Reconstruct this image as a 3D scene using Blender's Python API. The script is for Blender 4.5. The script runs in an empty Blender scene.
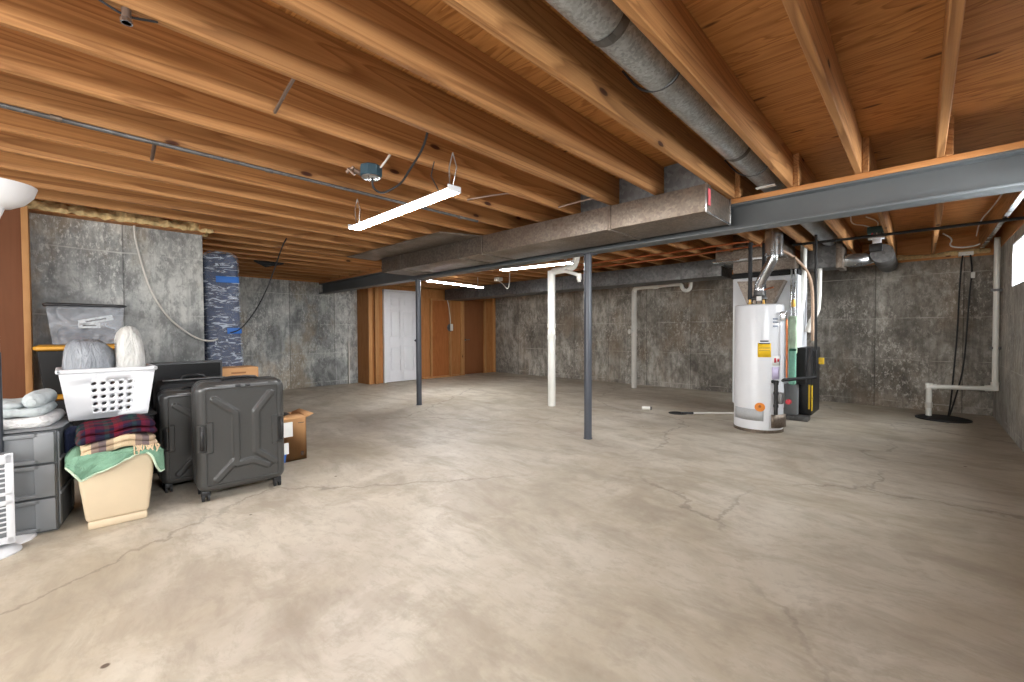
import bpy, bmesh, math, random
from mathutils import Vector, Matrix, noise
random.seed(7)
PI = math.pi
sc = bpy.context.scene
COL = sc.collection

# ------------------------------------------------------------------ materials
def srgb(r, g, b):
    def f(c):
        c /= 255.0
        return c / 12.92 if c <= 0.04045 else ((c + 0.055) / 1.055) ** 2.4
    return (f(r), f(g), f(b), 1.0)

class NT:
    def __init__(s, name):
        s.m = bpy.data.materials.new(name); s.m.use_nodes = True
        s.t = s.m.node_tree; s.b = s.t.nodes['Principled BSDF']
        s.out = s.t.nodes['Material Output']
    def n(s, typ, **kw):
        nd = s.t.nodes.new(typ)
        for k, v in kw.items():
            if hasattr(nd, k) and not k[0].isupper(): setattr(nd, k, v)
            else: nd.inputs[k.replace('_', ' ')].default_value = v
        return nd
    def l(s, a, b): s.t.links.new(a, b)
    def mapping(s, coord, scale, add=None):
        mp = s.n('ShaderNodeMapping'); mp.inputs['Scale'].default_value = scale
        s.l(coord, mp.inputs['Vector'])
        if add is not None: s.l(add, mp.inputs['Location'])
        return mp.outputs['Vector']
    def noise(s, vec, scale=1.0, detail=3.0, rough=0.55, dist=0.0):
        nd = s.n('ShaderNodeTexNoise', Scale=scale, Detail=detail, Roughness=rough, Distortion=dist)
        s.l(vec, nd.inputs['Vector']); return nd.outputs['Fac']
    def ramp(s, fac, stops, interp='LINEAR'):
        r = s.n('ShaderNodeValToRGB'); e = r.color_ramp.elements; r.color_ramp.interpolation = interp
        while len(e) < len(stops): e.new(0.5)
        for el, (p, c) in zip(e, stops):
            el.position = p; el.color = c if isinstance(c, tuple) else (c, c, c, 1)
        s.l(fac, r.inputs['Fac']); return r.outputs['Color']
    def mix(s, fac, a, b, mode='MIX'):
        m = s.n('ShaderNodeMix', data_type='RGBA', blend_type=mode)
        for v, i in ((fac, 0), (a, 6), (b, 7)):
            if hasattr(v, 'links') or hasattr(v, 'is_linked'): s.l(v, m.inputs[i])
            else: m.inputs[i].default_value = v
        return m.outputs[2]
    def math(s, op, a, b=0.0, c=None):
        m = s.n('ShaderNodeMath', operation=op)
        for i, v in enumerate((a, b, c)):
            if v is None: continue
            if hasattr(v, 'is_linked'): s.l(v, m.inputs[i])
            else: m.inputs[i].default_value = v
        return m.outputs[0]
    def bump(s, h, strength=0.3, dist=0.01):
        b = s.n('ShaderNodeBump', Strength=strength, Distance=dist)
        s.l(h, b.inputs['Height']); s.l(b.outputs['Normal'], s.b.inputs['Normal'])
    def base(s, c): 
        if hasattr(c, 'is_linked'): s.l(c, s.b.inputs['Base Color'])
        else: s.b.inputs['Base Color'].default_value = c

def plain(name, rgb, rough=0.5, metal=0.0, var=0.12, scale=18.0, spec=0.5, bump=0.0):
    k = NT(name); k.b.inputs['Roughness'].default_value = rough; k.b.inputs['Metallic'].default_value = metal
    k.b.inputs['Specular IOR Level'].default_value = spec
    tc = k.n('ShaderNodeTexCoord').outputs['Object']
    f = k.noise(tc, scale, 4)
    c = srgb(*rgb); lo = tuple(v * (1 - var) for v in c[:3]) + (1,); hi = tuple(min(1, v * (1 + var)) for v in c[:3]) + (1,)
    k.base(k.ramp(f, [(0.3, lo), (0.7, hi)]))
    if bump: k.bump(f, bump, 0.01)
    return k.m

def wood(name, base, dark, sc_=(14, 0.55, 14), rings=9.0, knots=True, contrast=0.5, rough=0.6, axis='Y'):
    k = NT(name); k.b.inputs['Roughness'].default_value = rough; k.b.inputs['Specular IOR Level'].default_value = 0.3
    tc = k.n('ShaderNodeTexCoord').outputs['Object']
    rnd = k.n('ShaderNodeObjectInfo').outputs['Random']
    off = k.n('ShaderNodeCombineXYZ')
    for i, mlt in enumerate((37.0, 91.0, 53.0)): k.l(k.math('MULTIPLY', rnd, mlt), off.inputs[i])
    if axis == 'Z': sc_ = (sc_[0], sc_[2], sc_[1])
    if axis == 'X': sc_ = (sc_[1], sc_[0], sc_[2])
    v = k.mapping(tc, sc_, off.outputs[0])
    big = k.noise(v, 0.42, 2.0, 0.45, 0.6)
    ring = k.math('FRACT', k.math('MULTIPLY', big, rings))
    grain = k.ramp(ring, [(0.0, 0.0), (0.55, 0.35), (0.86, 1.0), (1.0, 0.0)])
    v2 = k.mapping(tc, tuple(a * b for a, b in zip(sc_, (9, 2.2, 9))), off.outputs[0])
    fine = k.noise(v2, 1.0, 3.0)
    c1 = srgb(*base); c2 = srgb(*dark)
    col = k.mix(k.math('MULTIPLY', grain, contrast), c1, c2)
    col = k.mix(k.math('MULTIPLY', k.ramp(fine, [(0.35, 0.0), (0.75, 1.0)]), 0.35), col, c2)
    tone = k.math('ADD', k.math('MULTIPLY', rnd, 0.3), 0.85)
    cc = k.n('ShaderNodeCombineColor')
    for i in range(3): k.l(tone, cc.inputs[i])
    col = k.mix(1.0, col, cc.outputs[0], 'MULTIPLY')
    if knots:
        vk = k.mapping(tc, tuple({14: 5.5, 0.55: 2.1}.get(a, a * .45) for a in sc_), off.outputs[0])
        vo = k.n('ShaderNodeTexVoronoi', feature='F1', Scale=0.9, Randomness=1.0); k.l(vk, vo.inputs['Vector'])
        kn = k.ramp(vo.outputs['Distance'], [(0.04, 1.0), (0.065, 0.9), (0.085, 0.25), (0.16, 0.0)])
        sel = k.n('ShaderNodeSeparateColor'); k.l(vo.outputs['Color'], sel.inputs[0])
        keep = k.math('GREATER_THAN', sel.outputs[0], 0.45)
        col = k.mix(k.math('MULTIPLY', kn, keep), col, srgb(62, 28, 12))
    k.base(col); k.bump(fine, 0.15, 0.004)
    return k.m

def plywood(name, base, dark, sc_=(1.1, 9.0, 1.0), rings=7.0, patches=True, contrast=.55):
    k = NT(name); k.b.inputs['Roughness'].default_value = 0.6; k.b.inputs['Specular IOR Level'].default_value = 0.25
    g = k.n('ShaderNodeNewGeometry').outputs['Position']
    v = k.mapping(g, sc_)
    big = k.noise(v, 0.9, 3.0, 0.5, 0.8)
    ring = k.math('FRACT', k.math('MULTIPLY', big, rings))
    grain = k.ramp(ring, [(0.0, 0.0), (0.6, 0.4), (0.88, 1.0), (1.0, 0.0)])
    fine = k.noise(k.mapping(g, tuple(a * 7 for a in sc_)), 1.0, 3.0)
    c1, c2 = srgb(*base), srgb(*dark)
    col = k.mix(k.math('MULTIPLY', grain, contrast), c1, c2)
    col = k.mix(k.math('MULTIPLY', k.ramp(fine, [(0.4, 0.0), (0.75, 1.0)]), 0.3), col, c2)
    tone = k.noise(k.mapping(g, (.5, .5, .5)), 1.0, 2.0)
    col = k.mix(k.math('MULTIPLY', tone, 0.35), col, srgb(150, 84, 38))
    if patches:
        vo = k.n('ShaderNodeTexVoronoi', feature='F1', Scale=1.0); k.l(k.mapping(g, (4.0, 15.0, 3.0)), vo.inputs['Vector'])
        sel = k.n('ShaderNodeSeparateColor'); k.l(vo.outputs['Color'], sel.inputs[0])
        f = k.math('MULTIPLY', k.ramp(vo.outputs['Distance'], [(0.14, 1.0), (0.24, 0.0)]), k.math('GREATER_THAN', sel.outputs[1], 0.68))
        col = k.mix(k.math('MULTIPLY', f, 0.85), col, srgb(66, 32, 12))
    k.base(col); k.bump(fine, 0.12, 0.004)
    return k.m

def concrete_wall(name, c_lo, c_mid, c_hi, tan, along):
    k = NT(name); k.b.inputs['Roughness'].default_value = 0.85; k.b.inputs['Specular IOR Level'].default_value = 0.25
    g = k.n('ShaderNodeNewGeometry').outputs['Position']
    sep = k.n('ShaderNodeSeparateXYZ'); k.l(g, sep.inputs[0])
    a = sep.outputs[along]; z = sep.outputs[2]
    big = k.noise(k.mapping(g, (1.7, 1.7, 1.3)), 1.0, 8.0, 0.7, 0.3)
    col = k.ramp(big, [(0.36, srgb(*c_lo)), (0.5, srgb(*c_mid)), (0.62, srgb(*c_hi))])
    blot = k.noise(k.mapping(g, (11, 11, 5)), 1.0, 6.0, 0.75, 0.3)
    col = k.mix(k.math('MULTIPLY', k.ramp(blot, [(0.47, 0.0), (0.58, 1.0)]), 0.5), col, srgb(*[int(v * .82) for v in c_lo]))
    streak = k.noise(k.mapping(g, (14, 14, 0.9)), 1.0, 4.0, 0.65)
    col = k.mix(k.math('MULTIPLY', k.ramp(streak, [(0.5, 0.0), (0.66, 1.0)]), 0.38), col, srgb(*c_lo))
    tanm = k.noise(k.mapping(g, (1.1, 1.1, .7)), 1.0, 6.0, 0.65)
    col = k.mix(k.math('MULTIPLY', k.ramp(tanm, [(0.5, 0.0), (0.62, 1.0)]), 0.5), col, srgb(*tan))
    fl = k.noise(k.mapping(g, (30, 30, 16)), 1.0, 6.0, 0.78)
    flm = k.math('MULTIPLY', k.ramp(fl, [(0.52, 0.0), (0.60, 1.0)]), k.ramp(k.noise(g, 1.2, 4.0), [(0.42, 0.0), (0.56, 1.0)]))
    col = k.mix(k.math('MULTIPLY', flm, 0.6), col, srgb(*[min(255, int(v * 1.12)) for v in c_hi]))
    # form panel joints: a line every 0.61 m across, every 0.62 m up
    def line(x, period, w, ph=0.0):
        f = k.math('FRACT', k.math('ADD', k.math('DIVIDE', x, period), ph))
        d = k.math('ABSOLUTE', k.math('SUBTRACT', f, 0.5))
        return k.math('LESS_THAN', d, w / period)
    wob = k.math('MULTIPLY', k.math('SUBTRACT', k.noise(g, 4.0, 2.0), 0.5), 0.03)
    lv = line(a, 0.915, 0.006, 0.04); lh = line(k.math('ADD', z, wob), 0.61, 0.006, 0.35)
    nz = k.ramp(k.noise(g, 3.0, 3.0), [(0.4, 0.0), (0.6, 1.0)])
    col = k.mix(k.math('MULTIPLY', lv, 0.55), col, srgb(*[int(v * .55) for v in c_lo]))
    col = k.mix(k.math('MULTIPLY', k.math('MULTIPLY', lh, nz), 0.7), col, srgb(*c_hi))
    # panel to panel tone
    cell = k.math('FLOOR', k.math('ADD', k.math('DIVIDE', a, 0.915), 0.54))
    wn = k.n('ShaderNodeTexWhiteNoise', noise_dimensions='1D'); k.l(cell, wn.inputs['W'])
    tone = k.math('ADD', k.math('MULTIPLY', wn.outputs['Value'], 0.35), 0.8)
    cc = k.n('ShaderNodeCombineColor')
    for i in range(3): k.l(tone, cc.inputs[i])
    col = k.mix(1.0, col, cc.outputs[0], 'MULTIPLY')
    k.base(col); k.bump(k.noise(g, 30.0, 4.0), 0.25, 0.01)
    return k.m

def concrete_floor(name):
    k = NT(name); k.b.inputs['Specular IOR Level'].default_value = 0.4
    g = k.n('ShaderNodeNewGeometry').outputs['Position']
    warp = k.noise(g, 0.8, 3.0)
    v = k.n('ShaderNodeVectorMath', operation='MULTIPLY_ADD'); k.l(g, v.inputs[0])
    v.inputs[1].default_value = (1, 1, 1)
    wv = k.n('ShaderNodeCombineXYZ'); k.l(k.math('MULTIPLY', warp, .55), wv.inputs[0]); k.l(k.math('MULTIPLY', warp, -0.4), wv.inputs[1])
    k.l(wv.outputs[0], v.inputs[2]); v = v.outputs[0]
    big = k.noise(k.mapping(v, (.7, .7, .7)), 1.0, 9.0, 0.68, 0.4)
    col = k.ramp(big, [(0.30, srgb(148, 136, 117)), (0.44, srgb(172, 161, 143)), (0.58, srgb(190, 181, 166)), (0.72, srgb(206, 199, 187))])
    sw = k.noise(k.mapping(v, (1.6, 4.2, 1)), 1.0, 6.0, 0.68, 0.35)
    col = k.mix(k.math('MULTIPLY', k.ramp(sw, [(0.47, 0.0), (0.64, 1.0)]), 0.55), col, srgb(150, 140, 124))
    sp = k.noise(k.mapping(v, (1.2, 1.0, 1)), 1.0, 6.0, 0.7)
    col = k.mix(k.math('MULTIPLY', k.ramp(sp, [(0.53, 0.0), (0.58, 1.0)]), 0.30), col, srgb(142, 128, 112))
    sf = k.noise(k.mapping(v, (9, 16, 1)), 1.0, 6.0, 0.75)
    col = k.mix(k.math('MULTIPLY', k.ramp(sf, [(0.5, 0.0), (0.62, 1.0)]), 0.35), col, srgb(148, 138, 122))
    wet = k.noise(k.mapping(g, (.35, .5, 1)), 1.3, 4.0, 0.6)
    col = k.mix(k.math('MULTIPLY', k.ramp(wet, [(0.55, 0.0), (0.66, 1.0)]), 0.35), col, srgb(138, 126, 116))
    # hairline cracks
    vo = k.n('ShaderNodeTexVoronoi', feature='DISTANCE_TO_EDGE', Scale=0.42)
    cw = k.n('ShaderNodeVectorMath', operation='ADD'); k.l(g, cw.inputs[0])
    ncol = k.n('ShaderNodeTexNoise', Scale=1.8, Detail=6.0, Roughness=0.65); k.l(g, ncol.inputs['Vector'])
    sca = k.n('ShaderNodeVectorMath', operation='SCALE'); k.l(ncol.outputs['Color'], sca.inputs[0]); sca.inputs[3].default_value = .55
    k.l(sca.outputs[0], cw.inputs[1]); k.l(cw.outputs[0], vo.inputs['Vector'])
    cr = k.ramp(vo.outputs['Distance'], [(0.0, 1.0), (0.004, 0.7), (0.0065, 0.0)])
    gate = k.ramp(k.noise(g, 0.45, 2.0), [(0.42, 0.0), (0.5, 1.0)])
    col = k.mix(k.math('MULTIPLY', k.math('MULTIPLY', cr, gate), 0.45), col, srgb(96, 86, 76))
    # specks
    vs = k.n('ShaderNodeTexVoronoi', feature='F1', Scale=3.0); k.l(g, vs.inputs['Vector'])
    spk = k.ramp(vs.outputs['Distance'], [(0.03, 1.0), (0.045, 0.0)])
    ss = k.n('ShaderNodeSeparateColor'); k.l(vs.outputs['Color'], ss.inputs[0])
    col = k.mix(k.math('MULTIPLY', spk, k.math('GREATER_THAN', ss.outputs[0], 0.8)), col, srgb(90, 76, 64))
    k.base(col)
    k.l(k.ramp(sw, [(0.3, 0.42), (0.7, 0.62)]), k.b.inputs['Roughness'])
    k.bump(k.noise(k.mapping(v, (6, 9, 1)), 1.0, 4.0), 0.06, 0.01)
    return k.m

def galv(name, c=(150, 152, 152), rough=0.38, sp=26.0, metal=0.85, stain_or_reflection=None):
    k = NT(name); k.b.inputs['Metallic'].default_value = metal
    g = k.n('ShaderNodeTexCoord').outputs['Object']
    vo = k.n('ShaderNodeTexVoronoi', feature='F1', Scale=sp); k.l(g, vo.inputs['Vector'])
    ss = k.n('ShaderNodeSeparateColor'); k.l(vo.outputs['Color'], ss.inputs[0])
    cc = srgb(*c)
    col = k.ramp(ss.outputs[0], [(0.0, tuple(v * .72 for v in cc[:3]) + (1,)), (1.0, tuple(min(1, v * 1.22) for v in cc[:3]) + (1,))])
    nz = k.noise(g, 3.0, 4.0)
    col = k.mix(k.math('MULTIPLY', k.ramp(nz, [(0.4, 0.0), (0.7, 1.0)]), 0.4), col, srgb(*(stain_or_reflection or (110, 108, 104))))
    k.base(col); k.l(k.ramp(nz, [(0.2, rough - .08), (0.8, rough + .14)]), k.b.inputs['Roughness'])
    return k.m

def emit(name, rgb, s):
    k = NT(name); k.b.inputs['Base Color'].default_value = (1, 1, 1, 1)
    k.b.inputs['Emission Color'].default_value = srgb(*rgb); k.b.inputs['Emission Strength'].default_value = s
    return k.m

def clear_plastic(name, tint, alpha_mix, rough=0.12):
    k = NT(name); t = k.t
    k.b.inputs['Base Color'].default_value = srgb(*tint); k.b.inputs['Roughness'].default_value = rough
    tr = k.n('ShaderNodeBsdfTransparent'); tr.inputs['Color'].default_value = (.93, .94, .95, 1)
    mx = k.n('ShaderNodeMixShader'); 
    tc = k.n('ShaderNodeTexCoord').outputs['Object']
    f = k.ramp(k.noise(tc, 9.0, 3.0, 0.6, 1.5), [(0.35, max(0, alpha_mix - .12)), (0.7, min(1, alpha_mix + .16))])
    k.l(f, mx.inputs[0]); k.l(tr.outputs[0], mx.inputs[1]); k.l(k.b.outputs[0], mx.inputs[2])
    k.l(mx.outputs[0], k.out.inputs['Surface'])
    return k.m

def stripes(name, cols, axis=1, period=0.05, rough=0.9, cross=True):
    k = NT(name); k.b.inputs['Roughness'].default_value = rough; k.b.inputs['Specular IOR Level'].default_value = 0.1
    tc = k.n('ShaderNodeTexCoord').outputs['Object']
    sep = k.n('ShaderNodeSeparateXYZ'); k.l(tc, sep.inputs[0])
    def band(ax, per):
        f = k.math('FRACT', k.math('DIVIDE', sep.outputs[ax], per))
        return k.ramp(f, [(i / len(cols), srgb(*c)) for i, c in enumerate(cols)], 'CONSTANT')
    a = band(axis, period)
    if cross: a = k.mix(0.5, a, band(0, period * 1.07))
    fz = k.noise(tc, 160.0, 2.0)
    a = k.mix(k.math('MULTIPLY', fz, 0.3), a, (0.01, 0.01, 0.01, 1))
    k.base(a); k.bump(fz, 0.3, 0.004)
    return k.m

def knit(name, rgb, scale=60.0, strength=0.6):
    k = NT(name); k.b.inputs['Roughness'].default_value = 0.95; k.b.inputs['Specular IOR Level'].default_value = 0.1
    tc = k.n('ShaderNodeTexCoord').outputs['Object']
    vo = k.n('ShaderNodeTexVoronoi', feature='SMOOTH_F1', Scale=scale); k.l(tc, vo.inputs['Vector'])
    c = srgb(*rgb)
    nz = k.noise(tc, 12.0, 4.0)
    col = k.mix(k.ramp(nz, [(0.3, 0.0), (0.7, 1.0)]), tuple(v * .78 for v in c[:3]) + (1,), c)
    k.base(col); k.bump(vo.outputs['Distance'], strength, 0.01)
    return k.m

M = {}
M['joist'] = wood('joist_wood', (188, 138, 88), (104, 60, 28), rings=13.0, knots=True, contrast=.55)
M['far_joist'] = M['joist']
M['stud'] = wood('stud_wood', (196, 146, 94), (150, 96, 52), axis='Z', contrast=.4)
M['studx'] = wood('plate_wood', (196, 138, 84), (150, 92, 46), axis='X', contrast=.4)
M['ply'] = plywood('subfloor_plywood', (208, 150, 88), (130, 80, 38), contrast=.7)
M['panel'] = plywood('wall_plywood', (186, 132, 80), (142, 90, 46), sc_=(6.0, 6.0, 0.8), rings=5.0, patches=False, contrast=.4)
M['panel_dark'] = plywood('wall_plywood_brown', (138, 92, 60), (116, 72, 44), sc_=(7.0, 7.0, 0.6), rings=4.0, patches=False, contrast=.3)
M['panel_left'] = plywood('wall_plywood_left', (104, 68, 46), (86, 54, 35), sc_=(7.0, 7.0, 0.6), rings=4.0, patches=False, contrast=.3)
M['panel_red'] = plywood('wall_plywood_red', (176, 112, 64), (134, 78, 40), sc_=(5.0, 5.0, 0.9), rings=6.0, patches=False, contrast=.4)
M['cwall_back'] = concrete_wall('concrete_back', (106, 100, 92), (152, 146, 136), (192, 186, 176), (142, 124, 104), 0)
M['cwall_left'] = concrete_wall('concrete_left', (122, 124, 124), (174, 176, 174), (214, 215, 210), (176, 152, 116), 1)
M['cwall_right'] = concrete_wall('concrete_right', (136, 132, 126), (168, 164, 157), (196, 192, 184), (158, 148, 132), 1)
M['floor'] = concrete_floor('concrete_floor')
M['steel'] = plain('painted_steel_grey', (86, 90, 92), 0.42, 0.0, 0.1, 3.0)
M['post'] = plain('painted_post_grey', (70, 74, 82), 0.35, 0.0, 0.1, 4.0)
M['galv'] = galv('galvanized_sheet', (132, 122, 112), 0.45, 60.0, 0.85, (112, 92, 76))  # brown tint and blotches put reflected joists and floor into the colour
M['galv_pipe'] = galv('galvanized_pipe', (182, 188, 192), 0.40, 90.0, 0.7)
M['galv_dark'] = galv('galvanized_dull', (112, 112, 112), 0.5, 30.0, 0.7, (84, 80, 76))
M['bright'] = galv('bright_metal', (205, 208, 210), 0.22, 12.0, 0.95, (170, 172, 172))
M['rustrod'] = plain('rod_metal', (122, 104, 92), 0.45, 0.7)
M['pvc'] = plain('white_pvc', (226, 225, 218), 0.35, 0, 0.05, 5.0)
M['pvc_d'] = plain('old_pvc', (206, 202, 194), 0.4, 0, 0.08, 5.0)
M['white'] = plain('white_enamel', (226, 228, 232), 0.3, 0, 0.03, 4.0)
M['door'] = plain('white_door_paint', (232, 233, 236), 0.4, 0, 0.02, 4.0)
M['lampw'] = plain('white_lamp_plastic', (236, 237, 240), 0.35, 0, 0.02, 4.0)
M['wplast'] = plain('white_plastic', (216, 218, 222), 0.4, 0, 0.03, 6.0)
M['gplast'] = plain('grey_plastic', (118, 121, 124), 0.45, 0, 0.05, 6.0)
M['gplast_d'] = plain('grey_plastic_dark', (92, 95, 98), 0.45, 0, 0.05, 6.0)
M['beige'] = plain('beige_plastic', (206, 188, 160), 0.45, 0, 0.04, 6.0)
M['black'] = plain('black_plastic', (26, 26, 28), 0.4, 0, 0.1, 8.0)
M['blackm'] = plain('black_matte', (20, 20, 21), 0.75, 0, 0.1, 8.0)
M['rubber'] = plain('black_rubber', (30, 30, 32), 0.6, 0, 0.1, 8.0)
M['foam'] = plain('pipe_foam', (44, 45, 48), 0.8, 0, 0.15, 30.0, bump=.3)
M['case'] = plain('charcoal_case', (60, 60, 59), 0.30, 0, 0.06, 60.0)
M['case_d'] = plain('charcoal_case_dark', (44, 44, 46), 0.4, 0, 0.06, 60.0)
M['tape'] = plain('blue_tape', (30, 104, 190), 0.5, 0, 0.05)
M['yellow'] = plain('yellow_lid', (206, 148, 40), 0.45, 0, 0.06)
M['ylabel'] = plain('yellow_label', (240, 196, 40), 0.5, 0, 0.03)
M['orange'] = plain('orange_sticker', (222, 134, 44), 0.5, 0, 0.1)
M['red'] = plain('red_knob', (196, 36, 52), 0.4, 0, 0.05)
M['lilac'] = plain('lilac_label', (196, 186, 216), 0.5, 0, 0.05)
M['green'] = plain('mint_bag', (140, 200, 176), 0.4, 0, 0.2, 9.0)
M['copper'] = plain('copper', (186, 112, 72), 0.35, 0.8, 0.15)
M['brass'] = plain('brass', (196, 156, 84), 0.35, 0.8, 0.1)
M['card'] = plain('cardboard', (196, 148, 100), 0.8, 0, 0.06, 8.0)
M['paper'] = plain('white_paper', (236, 236, 232), 0.7, 0, 0.02)
M['ink'] = plain('dark_print', (60, 58, 58), 0.7, 0, 0.02)
M['jbox'] = plain('blue_green_box', (40, 66, 78), 0.45, 0, 0.1)
def film(name, rgb):
    k = NT(name); k.b.inputs['Roughness'].default_value = 0.28
    tc = k.n('ShaderNodeTexCoord').outputs['Object']
    w = k.noise(k.mapping(tc, (9, 16, 5)), 1.0, 5.0, 0.6, 1.4)
    c = srgb(*rgb); k.base(k.ramp(w, [(0.35, tuple(v * .72 for v in c[:3]) + (1,)), (0.6, c), (0.72, tuple(min(1, v * 1.3) for v in c[:3]) + (1,))]))
    k.bump(w, 0.9, 0.03); return k.m
M['bag_grey'] = film('grey_bag_film', (140, 145, 152))
M['bag_white'] = film('white_bag_film', (206, 206, 202))
M['navy'] = plain('navy_cloth', (30, 38, 66), 0.95, 0, 0.3, 20.0)
M['towel_g'] = knit('green_terry', (122, 160, 136), 150.0, 0.5)
M['hem'] = knit('pale_green_hem', (196, 214, 190), 120.0, 0.3)
M['knit_b'] = knit('pale_blue_knit', (196, 204, 206), 46.0, 0.9)
M['waffle'] = knit('white_waffle', (222, 222, 222), 90.0, 0.8)
M['plaid_d'] = stripes('dark_plaid', [(96, 24, 40), (40, 28, 52), (26, 34, 50), (30, 66, 62), (26, 30, 44), (120, 22, 38)], 1, 0.12)
M['plaid_t'] = stripes('tan_plaid', [(206, 184, 152), (200, 178, 146), (138, 120, 110), (112, 98, 98), (178, 156, 130), (212, 192, 160)], 1, 0.19, cross=False)
M['tanfr'] = knit('tan_fringe', (214, 190, 158), 120.0, 0.4)
M['insul'] = plain('tan_insulation', (206, 178, 128), 0.95, 0, 0.3, 26.0, bump=.8)
M['quilt'] = plain('navy_quilt', (56, 68, 96), 0.6, 0, 0.3, 7.0)
M['led'] = emit('led_tube', (250, 252, 255), 44.0)
M['led_far'] = emit('led_tube_far', (250, 252, 255), 45.0)
M['led_end'] = emit('led_tube_end', (250, 252, 255), 80.0)
M['clear'] = clear_plastic('clear_bin_plastic', (205, 208, 214), 0.20)
def wrap_mat():
    k = NT('stretch_wrap')
    k.b.inputs['Base Color'].default_value = srgb(200, 208, 222); k.b.inputs['Roughness'].default_value = 0.12
    tr = k.n('ShaderNodeBsdfTransparent'); mx = k.n('ShaderNodeMixShader')
    tc = k.n('ShaderNodeTexCoord').outputs['Object']
    w = k.noise(k.mapping(tc, (5, 7, 24), None), 1.0, 5.0, 0.64, 1.5)
    k.l(k.ramp(w, [(0.46, 0.06), (0.54, 0.3), (0.60, 0.85)]), mx.inputs[0])
    k.l(tr.outputs[0], mx.inputs[1]); k.l(k.b.outputs[0], mx.inputs[2]); k.l(mx.outputs[0], k.out.inputs['Surface'])
    k.bump(w, 0.8, 0.03)
    return k.m
M['wrap'] = wrap_mat()
def glass_mat():
    k = NT('frosted_window_glass'); 
    k.b.inputs['Base Color'].default_value = (.95, .97, 1, 1); k.b.inputs['Roughness'].default_value = 0.05
    tr = k.n('ShaderNodeBsdfTransparent'); mx = k.n('ShaderNodeMixShader'); mx.inputs[0].default_value = 0.06
    k.l(tr.outputs[0], mx.inputs[1]); k.l(k.b.outputs[0], mx.inputs[2]); k.l(mx.outputs[0], k.out.inputs['Surface'])
    return k.m
M['glass'] = glass_mat()

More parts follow.
